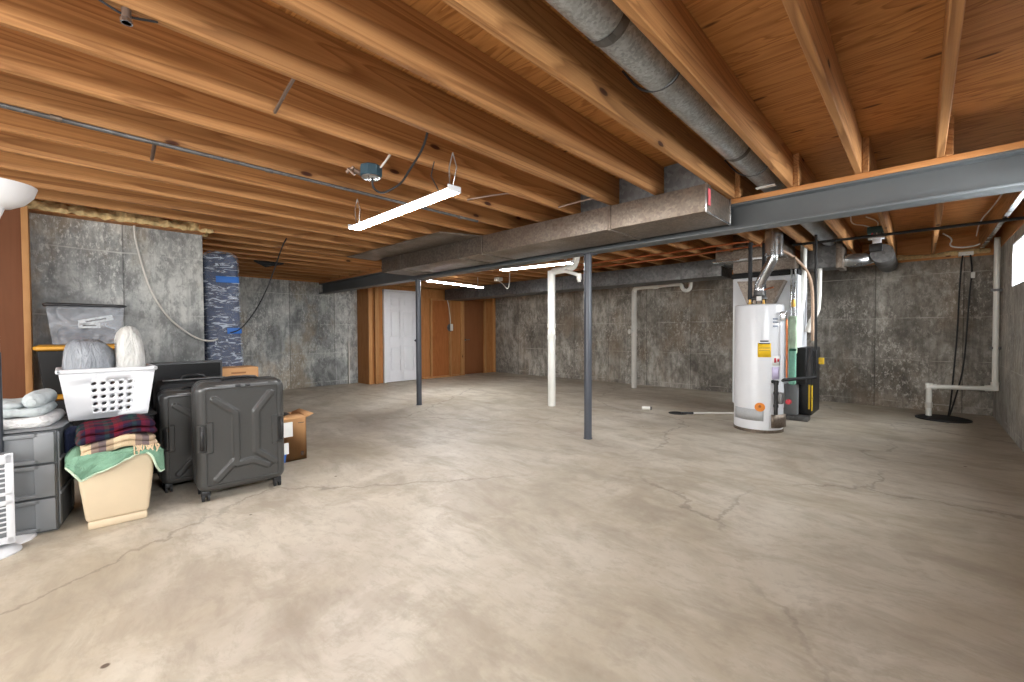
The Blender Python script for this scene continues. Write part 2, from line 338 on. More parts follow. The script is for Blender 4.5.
# ------------------------------------------------------------------ mesh builder
class MB:
    def __init__(s): s.bm = bmesh.new()
    def _faces(s, vs, fs):
        v = [s.bm.verts.new(p) for p in vs]
        for f in fs:
            try: s.bm.faces.new([v[i] for i in f])
            except ValueError: pass
        return s
    def box(s, lo, hi, bev=0.0, rot=None, seg=2):
        b = bmesh.new(); bmesh.ops.create_cube(b, size=1.0)
        c = [(a + d) / 2 for a, d in zip(lo, hi)]; z = [max(1e-5, abs(d - a)) for a, d in zip(lo, hi)]
        for v in b.verts: v.co = Vector((v.co.x * z[0], v.co.y * z[1], v.co.z * z[2]))
        if bev: bmesh.ops.bevel(b, geom=b.edges[:], offset=min(bev, min(z) * .45), segments=seg, profile=0.5, affect='EDGES')
        mt = Matrix.Translation(c) @ (rot.to_4x4() if rot else Matrix())
        return s._join(b, mt)
    def _join(s, b, mt=None):
        b.verts.index_update()
        vs = [(mt @ v.co) if mt else v.co.copy() for v in b.verts]; fs = [[v.index for v in f.verts] for f in b.faces]
        b.free(); return s._faces(vs, fs)
    def taper(s, lo, hi, dx, dy, bev=0.0):
        """box whose bottom is inset by dx, dy on each side"""
        b = bmesh.new(); bmesh.ops.create_cube(b, size=1.0)
        c = [(a + d) / 2 for a, d in zip(lo, hi)]; z = [d - a for a, d in zip(lo, hi)]
        for v in b.verts:
            bx, by = (z[0] / 2, z[1] / 2) if v.co.z > 0 else (z[0] / 2 - dx, z[1] / 2 - dy)
            v.co = Vector((math.copysign(bx, v.co.x), math.copysign(by, v.co.y), v.co.z * z[2]))
        if bev: bmesh.ops.bevel(b, geom=b.edges[:], offset=bev, segments=3, profile=0.5, affect='EDGES')
        return s._join(b, Matrix.Translation(c))
    def cyl(s, p0, p1, r0, r1=None, seg=20, caps=True):
        r1 = r0 if r1 is None else r1
        p0, p1 = Vector(p0), Vector(p1); d = (p1 - p0).normalized()
        u = d.orthogonal().normalized(); w = d.cross(u)
        vs = []
        for p, r in ((p0, r0), (p1, r1)):
            vs += [p + (u * math.cos(2 * PI * i / seg) + w * math.sin(2 * PI * i / seg)) * r for i in range(seg)]
        fs = [(i, (i + 1) % seg, seg + (i + 1) % seg, seg + i) for i in range(seg)]
        if caps: fs += [tuple(range(seg))[::-1], tuple(range(seg, 2 * seg))]
        return s._faces(vs, fs)
    def tube(s, pts, r, seg=8, smooth=0, caps=True):
        P = [Vector(p) for p in pts]
        for _ in range(smooth):
            Q = [P[0]]
            for a, b in zip(P, P[1:]): Q += [a * .75 + b * .25, a * .25 + b * .75]
            P = Q + [P[-1]]
        rs = r if isinstance(r, (list, tuple)) else [r] * len(P)
        vs, prev = [], None
        for i, p in enumerate(P):
            d = ((P[min(i + 1, len(P) - 1)] - P[max(i - 1, 0)])).normalized()
            u = d.orthogonal().normalized() if prev is None else (prev - d * prev.dot(d)).normalized()
            prev = u; w = d.cross(u)
            vs += [p + (u * math.cos(2 * PI * k / seg) + w * math.sin(2 * PI * k / seg)) * rs[min(i, len(rs) - 1)] for k in range(seg)]
        fs = []
        for i in range(len(P) - 1):
            fs += [(i * seg + k, i * seg + (k + 1) % seg, (i + 1) * seg + (k + 1) % seg, (i + 1) * seg + k) for k in range(seg)]
        if caps: fs += [tuple(range(seg))[::-1], tuple(range((len(P) - 1) * seg, len(P) * seg))]
        return s._faces(vs, fs)
    def lathe(s, prof, c=(0, 0, 0), seg=32, caps=True):
        vs = []
        for r, z in prof: vs += [(c[0] + r * math.cos(2 * PI * k / seg), c[1] + r * math.sin(2 * PI * k / seg), c[2] + z) for k in range(seg)]
        fs = []
        for i in range(len(prof) - 1):
            fs += [(i * seg + k, i * seg + (k + 1) % seg, (i + 1) * seg + (k + 1) % seg, (i + 1) * seg + k) for k in range(seg)]
        if caps: fs += [tuple(range(seg))[::-1], tuple(range((len(prof) - 1) * seg, len(prof) * seg))]
        return s._faces(vs, fs)
    def prism(s, poly, vec):
        n = len(poly); v = Vector(vec)
        vs = [Vector(p) for p in poly] + [Vector(p) + v for p in poly]
        return s._faces(vs, [tuple(range(n))[::-1], tuple(range(n, 2 * n))] + [(i, (i + 1) % n, n + (i + 1) % n, n + i) for i in range(n)])
    def grid(s, fn, nu, nv, closed_u=False):
        vs = [fn(i / (nu if closed_u else nu), j / nv) for j in range(nv + 1) for i in range(nu + (0 if closed_u else 1))]
        W = nu if closed_u else nu + 1
        fs = []
        for j in range(nv):
            for i in range(nu):
                a = j * W + i; b = j * W + (i + 1) % W
                fs.append((a, b, b + W, a + W))
        return s._faces(vs, fs)
    def slab(s, lo, hi, rc=0.05, re=0.03, fn=None, n=(24, 24), axis=0, back=True):
        """rounded soft block; face normal along axis, corner radius rc, edge rounding re; fn(u,v,side)->extra along axis"""
        ax = axis; o = [i for i in range(3) if i != ax]
        c = [(a + d) / 2 for a, d in zip(lo, hi)]; h = [(d - a) / 2 for a, d in zip(lo, hi)]
        nu, nv = n; vs, fs = [], []
        def pt(u, v, side):
            a, b = u * h[o[0]], v * h[o[1]]
            R = min(rc, h[o[0]] * .98, h[o[1]] * .98)
            pa, pb = abs(a) - (h[o[0]] - R), abs(b) - (h[o[1]] - R)
            if pa > 0 and pb > 0:
                L = math.hypot(pa, pb); m = max(pa, pb) / L
                a = math.copysign(h[o[0]] - R + pa * m, a); b = math.copysign(h[o[1]] - R + pb * m, b)
                e = R - max(pa, pb)
            else: e = min(h[o[0]] - abs(a), h[o[1]] - abs(b))
            q = min(1.0, e / re); f = re * (1 - math.sqrt(max(0, 1 - (1 - q) ** 2)))
            f = min(f, h[ax])
            x = (h[ax] - f) * side
            if fn: x += fn(u, v, side) * side * min(1.0, e / (re * .6))
            p = [0, 0, 0]; p[ax] = c[ax] + x; p[o[0]] = c[o[0]] + a; p[o[1]] = c[o[1]] + b
            return p
        def warp(t): return math.sin(t * PI / 2) * .35 + t * .65
        W = nu + 1
        for side in (1, -1):
            for j in range(nv + 1):
                for i in range(nu + 1): vs.append(pt(warp(2 * i / nu - 1), warp(2 * j / nv - 1), side))
        N = W * (nv + 1)
        for j in range(nv):
            for i in range(nu):
                a = j * W + i
                fs.append((a, a + 1, a + 1 + W, a + W)); fs.append((N + a, N + a + W, N + a + 1 + W, N + a + 1))
        ring = [i for i in range(W)] + [j * W + nu for j in range(1, nv + 1)] + [nv * W + i for i in range(nu - 1, -1, -1)] + [j * W for j in range(nv - 1, 0, -1)]
        for a, b in zip(ring, ring[1:] + ring[:1]): fs.append((a, N + a, N + b, b))
        return s._faces(vs, fs)
    def ridge(s, pts, prof, closed=False):
        pass
    def build(s, name, mat, parent=None, smooth=35, origin=None, sub=0, solid=0, recalc=True):
        bm = s.bm
        bmesh.ops.remove_doubles(bm, verts=bm.verts, dist=1e-5)
        if recalc: bmesh.ops.recalc_face_normals(bm, faces=bm.faces)
        if parent is None and origin is None and bm.verts:
            xs = [v.co for v in bm.verts]
            origin = ((min(p.x for p in xs) + max(p.x for p in xs)) / 2, (min(p.y for p in xs) + max(p.y for p in xs)) / 2, min(p.z for p in xs))
        if parent is not None and origin is None and parent.get('_w'):
            origin = tuple(parent['_w'])
        if origin: bmesh.ops.translate(bm, verts=bm.verts, vec=-Vector(origin))
        for f in bm.faces: f.smooth = smooth > 0
        for e in bm.edges:
            if len(e.link_faces) == 2 and e.calc_face_angle(0) > math.radians(smooth): e.smooth = False
        me = bpy.data.meshes.new(name); bm.to_mesh(me); bm.free()
        me.materials.append(mat)
        o = bpy.data.objects.new(name, me); COL.objects.link(o)
        if parent is not None:
            o.parent = parent
            if parent.get('_w'): o['_w'] = parent['_w']
        elif origin: o.location = origin
        if solid:
            md = o.modifiers.new('thick', 'SOLIDIFY'); md.thickness = solid; md.offset = 0
        if sub:
            md = o.modifiers.new('sub', 'SUBSURF'); md.levels = sub; md.render_levels = sub
        return o

def tag(o, label=None, cat=None, group=None, kind=None):
    if label: o['label'] = label
    if cat: o['category'] = cat
    if group: o['group'] = group
    if kind: o['kind'] = kind
    return o
def thing(name, label, cat, loc=(0, 0, 0), rz=0.0, group=None, world=False):
    """Empty at the base; world=True: parts are given in world coordinates"""
    o = bpy.data.objects.new(name, None); COL.objects.link(o); o.empty_display_size = 0.1
    o.location = loc; o.rotation_euler = (0, 0, rz)
    if world: o['_w'] = [float(v) for v in loc]
    return tag(o, label, cat, group)
def copy_tree(o, parent=None):
    c = o.copy(); COL.objects.link(c)
    if parent: c.parent = parent
    for ch in list(o.children): copy_tree(ch, c)
    return c
def structure(o, label, cat): return tag(o, label, cat, kind='structure')
ORD = ['', 'first', 'second', 'third', 'fourth', 'fifth', 'sixth', 'seventh', 'eighth', 'ninth', 'tenth', 'eleventh', 'twelfth', 'thirteenth', 'fourteenth', 'fifteenth', 'sixteenth', 'seventeenth', 'eighteenth', 'nineteenth', 'twentieth', 'twenty-first', 'twenty-second', 'twenty-third', 'twenty-fourth']

# ------------------------------------------------------------------ room shell
XR, XL, XN, YB, YF, YC = 0.705, -9.2, -5.6, 8.45, -2.7, 1.06
ZC, ZJ = 2.435, 2.2
structure(MB().box((XL - .3, YF - .3, -.15), (XR + .3, YB + .3, 0)).build('floor', M['floor']), 'worn beige and grey troweled concrete basement floor', 'floor')
structure(MB().box((XL - .3, YF - .3, ZC), (XR + .3, YB + .3, ZC + .02)).build('ceiling', M['ply']), 'orange brown plywood subfloor above the joists', 'ceiling')
structure(MB().box((XL - .3, YB, 0), (XR + .3, YB + .25, 2.12)).build('wall_back', M['cwall_back']), 'dark stained concrete wall at the back of the basement', 'wall')
structure(MB().box((XL - .3, YB - .02, 2.12), (XR + .3, YB + .25, ZC)).build('trim_1', M['studx']), 'wooden sill and rim board on top of the back wall', 'sill')
structure(MB().box((XN - .25, YF, 0), (XN, YC, 2.19), .004).build('wall_left_near', M['cwall_left']), 'mottled grey concrete wall behind the stored belongings', 'wall')
structure(MB().box((XL - .25, YC - .3, 0), (XL, YB, 2.19)).build('wall_left_far', M['cwall_left']), 'streaked concrete wall in the recess behind the wrapped bundle', 'wall')
structure(MB().box((XL, YC - .25, 0), (XN - .25, YC, 2.19)).build('wall_recess', M['cwall_left']), 'concrete wall closing the near side of the recess', 'wall')
structure(MB().box((XL - .3, YF - .25, 0), (XR + .3, YF, ZC)).build('wall_front', M['cwall_left']), 'concrete wall behind the camera', 'wall')
# right wall with window openings
wz0, wz1 = 1.59, 2.06
wins = [(6.25, 7.06), (3.2, 4.0), (0.2, 1.0), (-1.6, -.8)]
mb = MB(); x0, x1 = XR, XR + .25
mb.box((x0, YF, 0), (x1, YB, wz0)); mb.box((x0, YF, wz1), (x1, YB, 2.15))
ys = [YF] + [v for w in sorted(wins) for v in w] + [YB]
for a, b in zip(ys[0::2], ys[1::2]): mb.box((x0, a, wz0), (x1, b, wz1))
structure(mb.build('wall_right', M['cwall_right']), 'grey concrete wall at the right with small high windows', 'wall')
structure(MB().box((XR - .01, YF, 2.15), (XR + .25, YB, ZC)).build('trim_2', M['studx']), 'wooden rim board on top of the right wall', 'rim board')
for i, (a, b) in enumerate(wins):
    m = MB(); xx = XR + .004
    m.box((xx, a, wz0), (xx + .05, a + .014, wz1)); m.box((xx, b - .014, wz0), (xx + .05, b, wz1))
    m.box((xx, a, wz0), (xx + .05, b, wz0 + .014)); m.box((xx, a, wz1 - .014), (xx + .05, b, wz1)); m.box((xx, (a + b) / 2 - .008, wz0), (xx + .03, (a + b) / 2 + .008, wz1))
    w = m.build('window_%d' % (i + 1), M['white'], origin=(xx, (a + b) / 2, wz0))
    structure(w, 'bright basement window high in the right wall' + ('' if i == 0 else ' outside the frame'), 'window')
    p = MB().box((xx + .02, a + .014, wz0 + .014), (xx + .026, b - .014, wz1 - .014)).build('pane', M['glass'], w, origin=(xx, (a + b) / 2, wz0))

# wood partition with the white and brown doors (left rear)
XP = -8.70
m = MB()
m.box((XP - .12, 4.60, 0), (XP - .02, 4.97, 2.19)); m.box((XP - .12, 4.97, 2.08), (XP - .02, 5.86, 2.19)); m.box((XP - .12, 5.86, 0), (XP - .02, 7.30, 2.19)); m.box((XP - .12, 7.30, 2.0), (XP - .02, 8.02, 2.19)); m.box((XP - .12, 8.02, 0), (XP - .02, YB, 2.19))
structure(m.build('wall_partition', M['panel']), 'orange brown plywood and stud wall at the far left', 'wall')
structure(MB().box((XL, 4.60, 0), (XP - .12, 4.64, 2.19)).build('wall_partition_end', M['panel']), 'short plywood return beside the white door', 'wall')
structure(MB().box((XP - .02, 6.27, 0.03), (XP - .004, 6.79, 1.92)).build('trim_3', M['panel_red']), 'reddish plywood panel between studs', 'panel')
for i, (a, b, d) in enumerate([(4.60, 4.68, .0), (4.74, 4.83, .03), (6.22, 6.265, .03), (6.80, 6.85, .03), (7.18, 7.29, .02), (8.02, 8.07, .02), (8.36, 8.42, .03)]):
    structure(MB().box((XP - .02, a, 0), (XP + .015 + d, b, 2.19 if i != 2 else 1.96), .003).build('trim_%d' % (i + 4), M['stud']), 'pale wooden stud on the plywood wall', 'stud')
structure(MB().box((XP - .02, 6.22, 1.92), (XP + .03, 6.80, 1.96), .003).build('trim_11', M['studx']), 'short wooden header over the reddish panel', 'header')
structure(MB().box((XP - .02, 5.98, 0), (XP + .04, 7.29, .04), .003).build('baseboard_partition', M['stud']), 'wooden bottom plate of the plywood wall', 'baseboard')
# white six panel door
d = bpy.data.objects.new('door_1', None); COL.objects.link(d); d.location = (XP + .0, 5.4, 0); d['_w'] = [XP, 5.4, 0.0]
structure(d, 'white six panel door in the plywood wall', 'door')
da, db = 5.0, 5.83
m = MB(); t = .04
st = .11; midw = .09; pw = (db - da - 2 * st - midw) / 2
rows = [(.10, .22 + .0), (0, 0)]
zs = [(0.25, .82), (1.02, 1.62), (1.73, 1.93)]
m.box((XP - .01, da, .01), (XP + .012, db, 2.05))
m.box((XP + .012, da, .01), (XP + .03, da + st, 2.05), .002); m.box((XP + .012, db - st, .01), (XP + .03, db, 2.05), .002)
m.box((XP + .012, da + st + pw, .01), (XP + .03, da + st + pw + midw, 2.05), .002)
zz = [.01] + [v for r in zs for v in r] + [2.05]
for a, b in zip(zz[0::2], zz[1::2]):
    for yy in (da + st, da + st + pw + midw): m.box((XP + .012, yy, a), (XP + .03, yy + pw, b), .002)
for a, b in zs:
    for yy in (da + st, da + st + pw + midw): m.box((XP + .011, yy + .035, a + .035), (XP + .026, yy + pw - .035, b - .035), .012)
m.build('door_slab', M['door'], d)
m = MB()
m.box((XP - .02, da - .045, 0), (XP + .045, da - .003, 2.10), .003); m.box((XP - .02, db + .003, 0), (XP + .045, db + .045, 2.10), .003); m.box((XP - .02, da - .045, 2.055), (XP + .045, db + .045, 2.10), .003)
m.build('door_frame', M['door'], d)
m = MB(); m.cyl((XP + .03, db - .07, .94), (XP + .075, db - .07, .94), .014); m.lathe([(.0, -.03), (.022, -.026), (.031, 0), (.022, .026), (0, .03)], (XP + .09, db - .07, .94), 18)
m.build('door_knob', M['black'], d)
for z in (.3, 1.05, 1.8): MB().cyl((XP + .034, da - .006, z), (XP + .034, da - .006, z + .09), .008, seg=8).build('hinge', M['bright'], d)
# brown flush door
d = bpy.data.objects.new('door_2', None); COL.objects.link(d); d.location = (XP, 7.65, 0); d['_w'] = [XP, 7.65, 0.0]
structure(d, 'brown flush wooden door in the plywood wall beside the back wall', 'door')
MB().box((XP - .09, 7.30, .01), (XP - .045, 8.02, 2.0), .004).build('door_slab', M['panel_dark'], d)
m = MB(); m.cyl((XP - .045, 7.38, .93), (XP - .0, 7.38, .93), .012); m.cyl((XP - .005, 7.37, .93), (XP - .005, 7.50, .93), .010); m.cyl((XP - .048, 7.38, .93), (XP - .04, 7.38, .93), .028)
m.build('door_handle', M['bright'], d)
# paneling against the near left wall
structure(MB().box((XN, YF, 0), (XN + .22, -.216, 2.19)).build('wall_paneling', M['panel_left']), 'brown plywood paneling at the left edge', 'wall')
structure(MB().box((XN, -.216, 0), (XN + .26, -.176, 2.19), .003).build('trim_12', M['stud']), 'pale wooden stud at the end of the brown paneling', 'stud')
structure(MB().box((XN + .001, YF, 2.19), (XN + .14, YC, 2.2)).build('trim_13', M['studx']), 'wooden sill on top of the near left wall', 'sill')

structure(MB().box((XL - .25, YC - .3, 2.19), (XL + .03, YB, ZC)).build('trim_14', M['studx']), 'wooden rim board on top of the far left wall', 'rim board')
structure(MB().box((XN - .25, YF, 2.2), (XN - .02, YC, ZC)).build('trim_15', M['studx']), 'wooden rim board on top of the near left wall', 'rim board')

# ------------------------------------------------------------------ joists
GRP_N, GRP_F = 'joists in front of the steel beam', 'joists beyond the steel beam'
def joist_mesh(L):
    m = MB(); m.box((-.019, 0, 0), (.019, L, .2345), .004, seg=1)
    o = m.build('ceiling_joist', M['joist'], origin=(0, 0, 0)); return o
YE = 3.93
jn = joist_mesh(YE + 2.7); jshort = joist_mesh(YE - 1.0); jf = joist_mesh(YB - 3.73 - .03)
first = {'n': jn, 's': jshort, 'f': jf}; used = set()
def place(kind, x, y, label, group):
    src = first[kind]
    o = src if kind not in used else src.copy()
    if kind in used: COL.objects.link(o)
    used.add(kind)
    o.location = (x, y, ZJ); tag(o, label, 'joist', group)
xs_near = [0.57] + [0.076 - .394 * k for k in range(0, 24)]
for x in xs_near:
    k = round((0.076 - x) / .394)
    if x > .5: lab = 'wooden ceiling joist in front of the steel beam, nearest the right wall'
    elif k <= 2: lab = 'wooden ceiling joist in front of the steel beam, %s right of the round duct' % ORD[3 - k]
    else: lab = 'wooden ceiling joist in front of the steel beam, %s left of the round duct' % ORD[k - 2]
    if x < XN + .3: place('s', x, 1.0, lab, GRP_N)
    else: place('n', x, -2.7, lab, GRP_N)
n = 0
for x in [0.566] + [0.114 - .394 * k for k in range(0, 23)]:
    n += 1
    place('f', x, 3.73, 'wooden ceiling joist beyond the steel beam, %s counted from the right wall' % ORD[n], GRP_F)
# plate on the beam
tag(MB().box((XL + .02, 3.745, 2.162), (XR - .005, 3.935, ZJ), .003).build('beam_plate', M['studx']), 'orange wooden plate lying along the top of the steel beam', 'plate')
# steel beam: I section
m = MB(); y0, y1 = 3.75, 3.92; yc = (y0 + y1) / 2
m.box((XL + .01, y0, 1.955), (XR - .003, y1, 1.970), .002); m.box((XL + .01, y0, 2.147), (XR - .003, y1, 2.162), .002); m.box((XL + .01, yc - .006, 1.970), (XR - .003, yc + .006, 2.147))
tag(m.build('steel_beam', M['steel']), 'long grey painted steel beam spanning the basement under the joists', 'beam')
def post(x, lab):
    t = thing('steel_post', lab, 'post', (x, yc, 0), 0, 'steel posts under the beam')
    MB().cyl((0, 0, .012), (0, 0, 1.943), .041, seg=28).build('shaft', M['post'], t)
    MB().cyl((0, 0, 0), (0, 0, .012), .046, seg=28).build('base_plate', M['post'], t)
    MB().box((-.07, -.075, 1.943), (.07, .075, 1.955), .003).build('cap_plate', M['post'], t)
post(-2.545, 'dark grey round steel post under the beam, nearer the white water heater')
post(-5.665, 'dark grey round steel post under the beam, in front of the white door')

# insulation along the top of the near left wall
def ins(u, v):
    y = -0.5 + 1.62 * u; a = v * PI
    n1 = noise.noise(Vector((y * 7, v * 3, 1.3))); n2 = noise.noise(Vector((y * 19, v * 8, 4.1)))
    r = .085 + .035 * n1 + .03 * n2
    return (XN + .06 + (r + .02) * math.cos(a) * 1.1, y, 2.19 + max(-.02, (r + .02) * math.sin(a)) + .014 * n2)
tag(MB().grid(ins, 90, 12).build('insulation_batt', M['insul'], smooth=80), 'torn tan fibreglass insulation stuffed along the top of the left concrete wall', 'insulation')
def ins2(u, v):
    x = -1.9 + 2.55 * u; a = v * PI
    n1 = noise.noise(Vector((x * 6, v * 3, 7.3)))
    r = .05 + .025 * n1
    return (x, YB - .04 - r * math.cos(a) * .7 - .02, 2.15 + r * math.sin(a) * 1.2)
tag(MB().grid(ins2, 70, 8).build('insulation_batt', M['insul'], smooth=80), 'tan insulation along the top of the back wall right of the furnace', 'insulation')

# ------------------------------------------------------------------ ducts
t = thing('rectangular_duct', 'large galvanized rectangular duct running along the front of the steel beam', 'duct', (-3.3, 3.47, 1.995), world=True)
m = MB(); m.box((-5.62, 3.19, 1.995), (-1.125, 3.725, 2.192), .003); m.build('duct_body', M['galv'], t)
for x in (-1.9, -3.49, -3.88, -5.13):
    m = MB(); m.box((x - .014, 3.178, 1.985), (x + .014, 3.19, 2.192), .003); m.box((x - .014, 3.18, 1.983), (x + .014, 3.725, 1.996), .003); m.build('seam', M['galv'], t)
m = MB(); m.box((-1.126, 3.185, 1.99), (-1.112, 3.20, 2.195), .002); m.box((-1.126, 3.715, 1.99), (-1.112, 3.73, 2.195), .002); m.box((-1.126, 3.185, 1.988), (-1.112, 3.73, 2.0), .002)
m.build('end_flange', M['bright'], t)
MB().box((-1.127, 3.23, 2.05), (-1.118, 3.28, 2.17)).build('red_marking', plain('red_marker_ink', (214, 96, 104), .6), t)
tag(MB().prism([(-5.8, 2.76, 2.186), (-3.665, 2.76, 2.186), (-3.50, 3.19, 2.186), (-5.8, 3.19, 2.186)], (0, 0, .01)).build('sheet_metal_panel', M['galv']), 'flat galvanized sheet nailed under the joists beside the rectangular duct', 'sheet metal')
for i, (a, b) in enumerate(((-1.481, -1.125), (-1.875, -1.519), (-2.269, -1.913))):
    tag(MB().box((a + .002, 3.30, 2.195), (b - .002, 3.305, ZC - .002)).build('blocking_sheet', M['galv_dark']), 'dull metal blocking sheet between joists above the rectangular duct, %s from its open right end' % ORD[i + 1], 'sheet metal', 'blocking sheets above the duct')
# round duct
t = thing('round_duct', 'long round galvanized duct hung between two joists at upper right', 'duct', (-.92, 1.0, 2.24), world=True)
m = MB(); m.cyl((-.872, -2.6, 2.325), (-.872, 6.9, 2.325), .088, seg=40); m.build('pipe', M['galv_pipe'], t)
for y in (1.42, 2.98): MB().cyl((-.872, y, 2.325), (-.872, y + .05, 2.325), .0905, seg=40, caps=False).build('crimp_joint', M['galv_dark'], t)
for y in (1.9, 3.4):
    MB().tube([(-1.06, y, 2.40), (-.97, y, 2.27), (-.872, y, 2.232), (-.78, y, 2.26), (-.757, y, 2.40)], .006, 6, 2).build('hanger_strap', M['black'], t)
MB().box((-.93, 3.69, 2.2305), (-.80, 3.74, 2.236)).build('white_tag', M['paper'], t)
# far duct along the back
t = thing('rectangular_duct', 'long dark rectangular duct running below the joists near the back wall', 'duct', (-5.2, 6.95, 1.94), world=True)
MB().box((-8.66, 6.65, 1.94), (-2.11, 7.15, 2.196), .003).build('duct_body', M['galv_dark'], t)
for x in (-7.4, -6.2, -5.0, -3.8, -2.7): MB().box((x - .014, 6.638, 1.93), (x + .014, 6.65, 2.196), .003).build('seam', M['galv_dark'], t)

# ------------------------------------------------------------------ shop lights
def shop_light(name, label, a, b, chains, cord=None, led='led'):
    A, B = Vector(a), Vector(b); mid = (A + B) / 2; L = (B - A).length; rz = math.atan2(B.y - A.y, B.x - A.x)
    t = thing(name, label, 'light', mid, rz, 'hanging LED shop lights')
    h = L / 2
    m = MB(); m.prism([(-h, -.048, .0), (-h, .048, .0), (-h, .03, .016), (-h, .014, .024), (-h, -.014, .024), (-h, -.03, .016)], (L, 0, 0)); m.build('housing', M['white'], t)
    m = MB()
    m.prism([(-h + .006, -.046, .0), (-h + .006, -.040, -.010), (-h + .006, .040, -.010), (-h + .006, .046, .0)], (L - .012, 0, 0)); m.build('lens', M[led], t)
    for s in (-1, 1): MB().box((s * h - .005, -.048, -.011), (s * h + .005, .048, .026), .003).build('end_cap', M['white'], t)
    for cx, top, dx in chains:
        MB().tube([(cx, -.01, .024), (cx - .02 + dx, -.012, (top + .05) / 2), (cx + dx, 0, top)], .004, 6).build('chain', M['rubber' if dx < 0 else 'bright'], t)
        if dx >= 0: MB().tube([(cx, .012, .024), (cx + .02 + dx, .012, (top + .05) / 2), (cx + dx, 0, top)], .004, 6).build('chain', M['bright'], t)
    if cord: MB().tube(cord, .0035, 6).build('pull_cord', M['pvc'], t)
    return t
shop_light('shop_light', 'bright hanging tube light in front of the rectangular duct', (-3.345, 1.655, 1.985), (-2.02, 1.628, 1.985), [(.63, .225, .02), (.52, .225, -.06), (-.6, .225, 0)])
shop_light('shop_light', 'bright hanging tube light beyond the beam beside the white drain stack', (-4.236, 4.25, 2.0), (-3.162, 4.411, 2.0), [(-.45, .2, 0), (.45, .2, 0)], led='led_far')
shop_light('shop_light', 'bright hanging tube light beyond the beam nearest the white door', (-6.04, 4.27, 2.01), (-6.25, 5.71, 2.01), [(-.6, .19, 0), (.6, .19, 0)], led='led_end')
# small lamp socket / wires cluster right of the third light
t = thing('junction_box', 'pale ceiling junction box with white cable near the far tube lights', 'electrical box', (-6.0, 5.9, 2.13), world=True)
MB().box((-6.05, 5.85, 2.13), (-5.93, 5.97, 2.2), .006).build('box', M['pvc_d'], t)
MB().tube([(-5.99, 5.9, 2.14), (-5.8, 5.85, 2.05), (-5.6, 5.75, 1.93), (-5.4, 5.6, 1.95), (-5.0, 5.2, 2.12)], .008, 6, 2).build('cable', M['pvc'], t)

# blue-grey ceiling junction box with black cord
t = thing('junction_box', 'blue grey ceiling junction box with a black cord looping to the next joist', 'electrical box', (-2.56, 1.38, 2.12), world=True)
m = MB(); m.lathe([(.0, .0), (.062, .0), (.07, .008), (.07, .062), (.062, .07), (0, .07)], (-2.55, 1.38, 2.13), 8); m.build('box', M['jbox'], t)
MB().lathe([(.0, 0), (.045, 0), (.06, .008), (.06, .014), (0, .014)], (-2.55, 1.38, 2.116), 14).build('cover', M['bright'], t)
MB().tube([(-2.545, 1.385, 2.125), (-2.55, 1.39, 2.06), (-2.56, 1.46, 2.045), (-2.50, 1.50, 2.07), (-2.40, 1.51, 2.09), (-2.30, 1.50, 2.14), (-2.10, 1.47, 2.21), (-1.97, 1.42, 2.30)], .007, 8, 2).build('cord', M['rubber'], t)
for dx in (0, .018): MB().tube([(-2.50 + dx, 1.41, 2.18), (-2.45 + dx, 1.44, 2.24), (-2.42 + dx, 1.46, 2.30)], .005, 6, 1).build('cable', M['pvc_d'], t)
m = MB(); m.cyl((-2.62, 1.30, 2.17), (-2.60, 1.335, 2.155), .016, seg=10); m.cyl((-2.62, 1.26, 2.17), (-2.59, 1.29, 2.13), .008, seg=8); m.cyl((-2.66, 1.27, 2.16), (-2.62, 1.30, 2.19), .011, seg=8); m.build('clamp', M['rustrod'], t)

# conduit and bridging struts
t = thing('conduit', 'thin galvanized conduit running along a joist at upper left', 'conduit', (-3.05, .1, 2.17), world=True)
MB().tube([(-3.05, -2.6, 2.185), (-3.055, .3, 2.185), (-3.03, 1.2, 2.18), (-3.03, 2.72, 2.18)], .0115, 10).build('pipe', M['galv_dark'], t)
for y in (-.02, .92, 2.5): MB().cyl((-3.047, y, 2.184), (-3.047, y + .04, 2.184), .0155, seg=10).build('coupling', M['galv'], t)
def strut(p, q, lab, r=.008):
    tag(MB().tube([p, (Vector(p) * .5 + Vector(q) * .5 + Vector((0, 0, .004))), q], r, 8).build('bridging_strut', M['rustrod']), lab, 'strut', 'metal struts between joists')
strut((-1.945, .715, 2.25), (-2.275, .73, 2.205), 'short metal strut between two joists above the conduit, upper left')
strut((-3.12, .385, 2.245), (-3.42, .40, 2.205), 'short metal strut between joists just under the thin conduit', .010)
strut((-2.335, 2.52, 2.25), (-2.665, 2.28, 2.208), 'pale metal strut between joists right of the bright hanging tube')
strut((-1.94, 3.08, 2.25), (-2.27, 2.97, 2.208), 'pale metal strut between joists just above the rectangular duct')
t = thing('hanging_bolt', 'thick metal bolt hanging from a joist at the top left edge', 'bolt', (-1.93, .17, 2.14), world=True)
MB().cyl((-1.894, .165, 2.2), (-1.894, .165, 2.155), .013, seg=12).build('shank', M['rustrod'], t)
MB().cyl((-1.894, .165, 2.168), (-1.894, .165, 2.155), .017, seg=8).build('nut', M['bright'], t)
MB().tube([(-1.894, .09, 2.2), (-1.894, .14, 2.183), (-1.894, .165, 2.178), (-1.894, .19, 2.183), (-1.894, .245, 2.2)], .004, 6, 1).build('wire', M['rubber'], t)
tag(MB().tube([(-7.05, 1.95, 2.2), (-7.05, 2.1, 2.17), (-7.05, 2.35, 2.2)], [.02, .06, .02], 8).build('cable_coil', M['blackm']), 'small dark coil hanging from joists right of the wrapped bundle', 'cable')

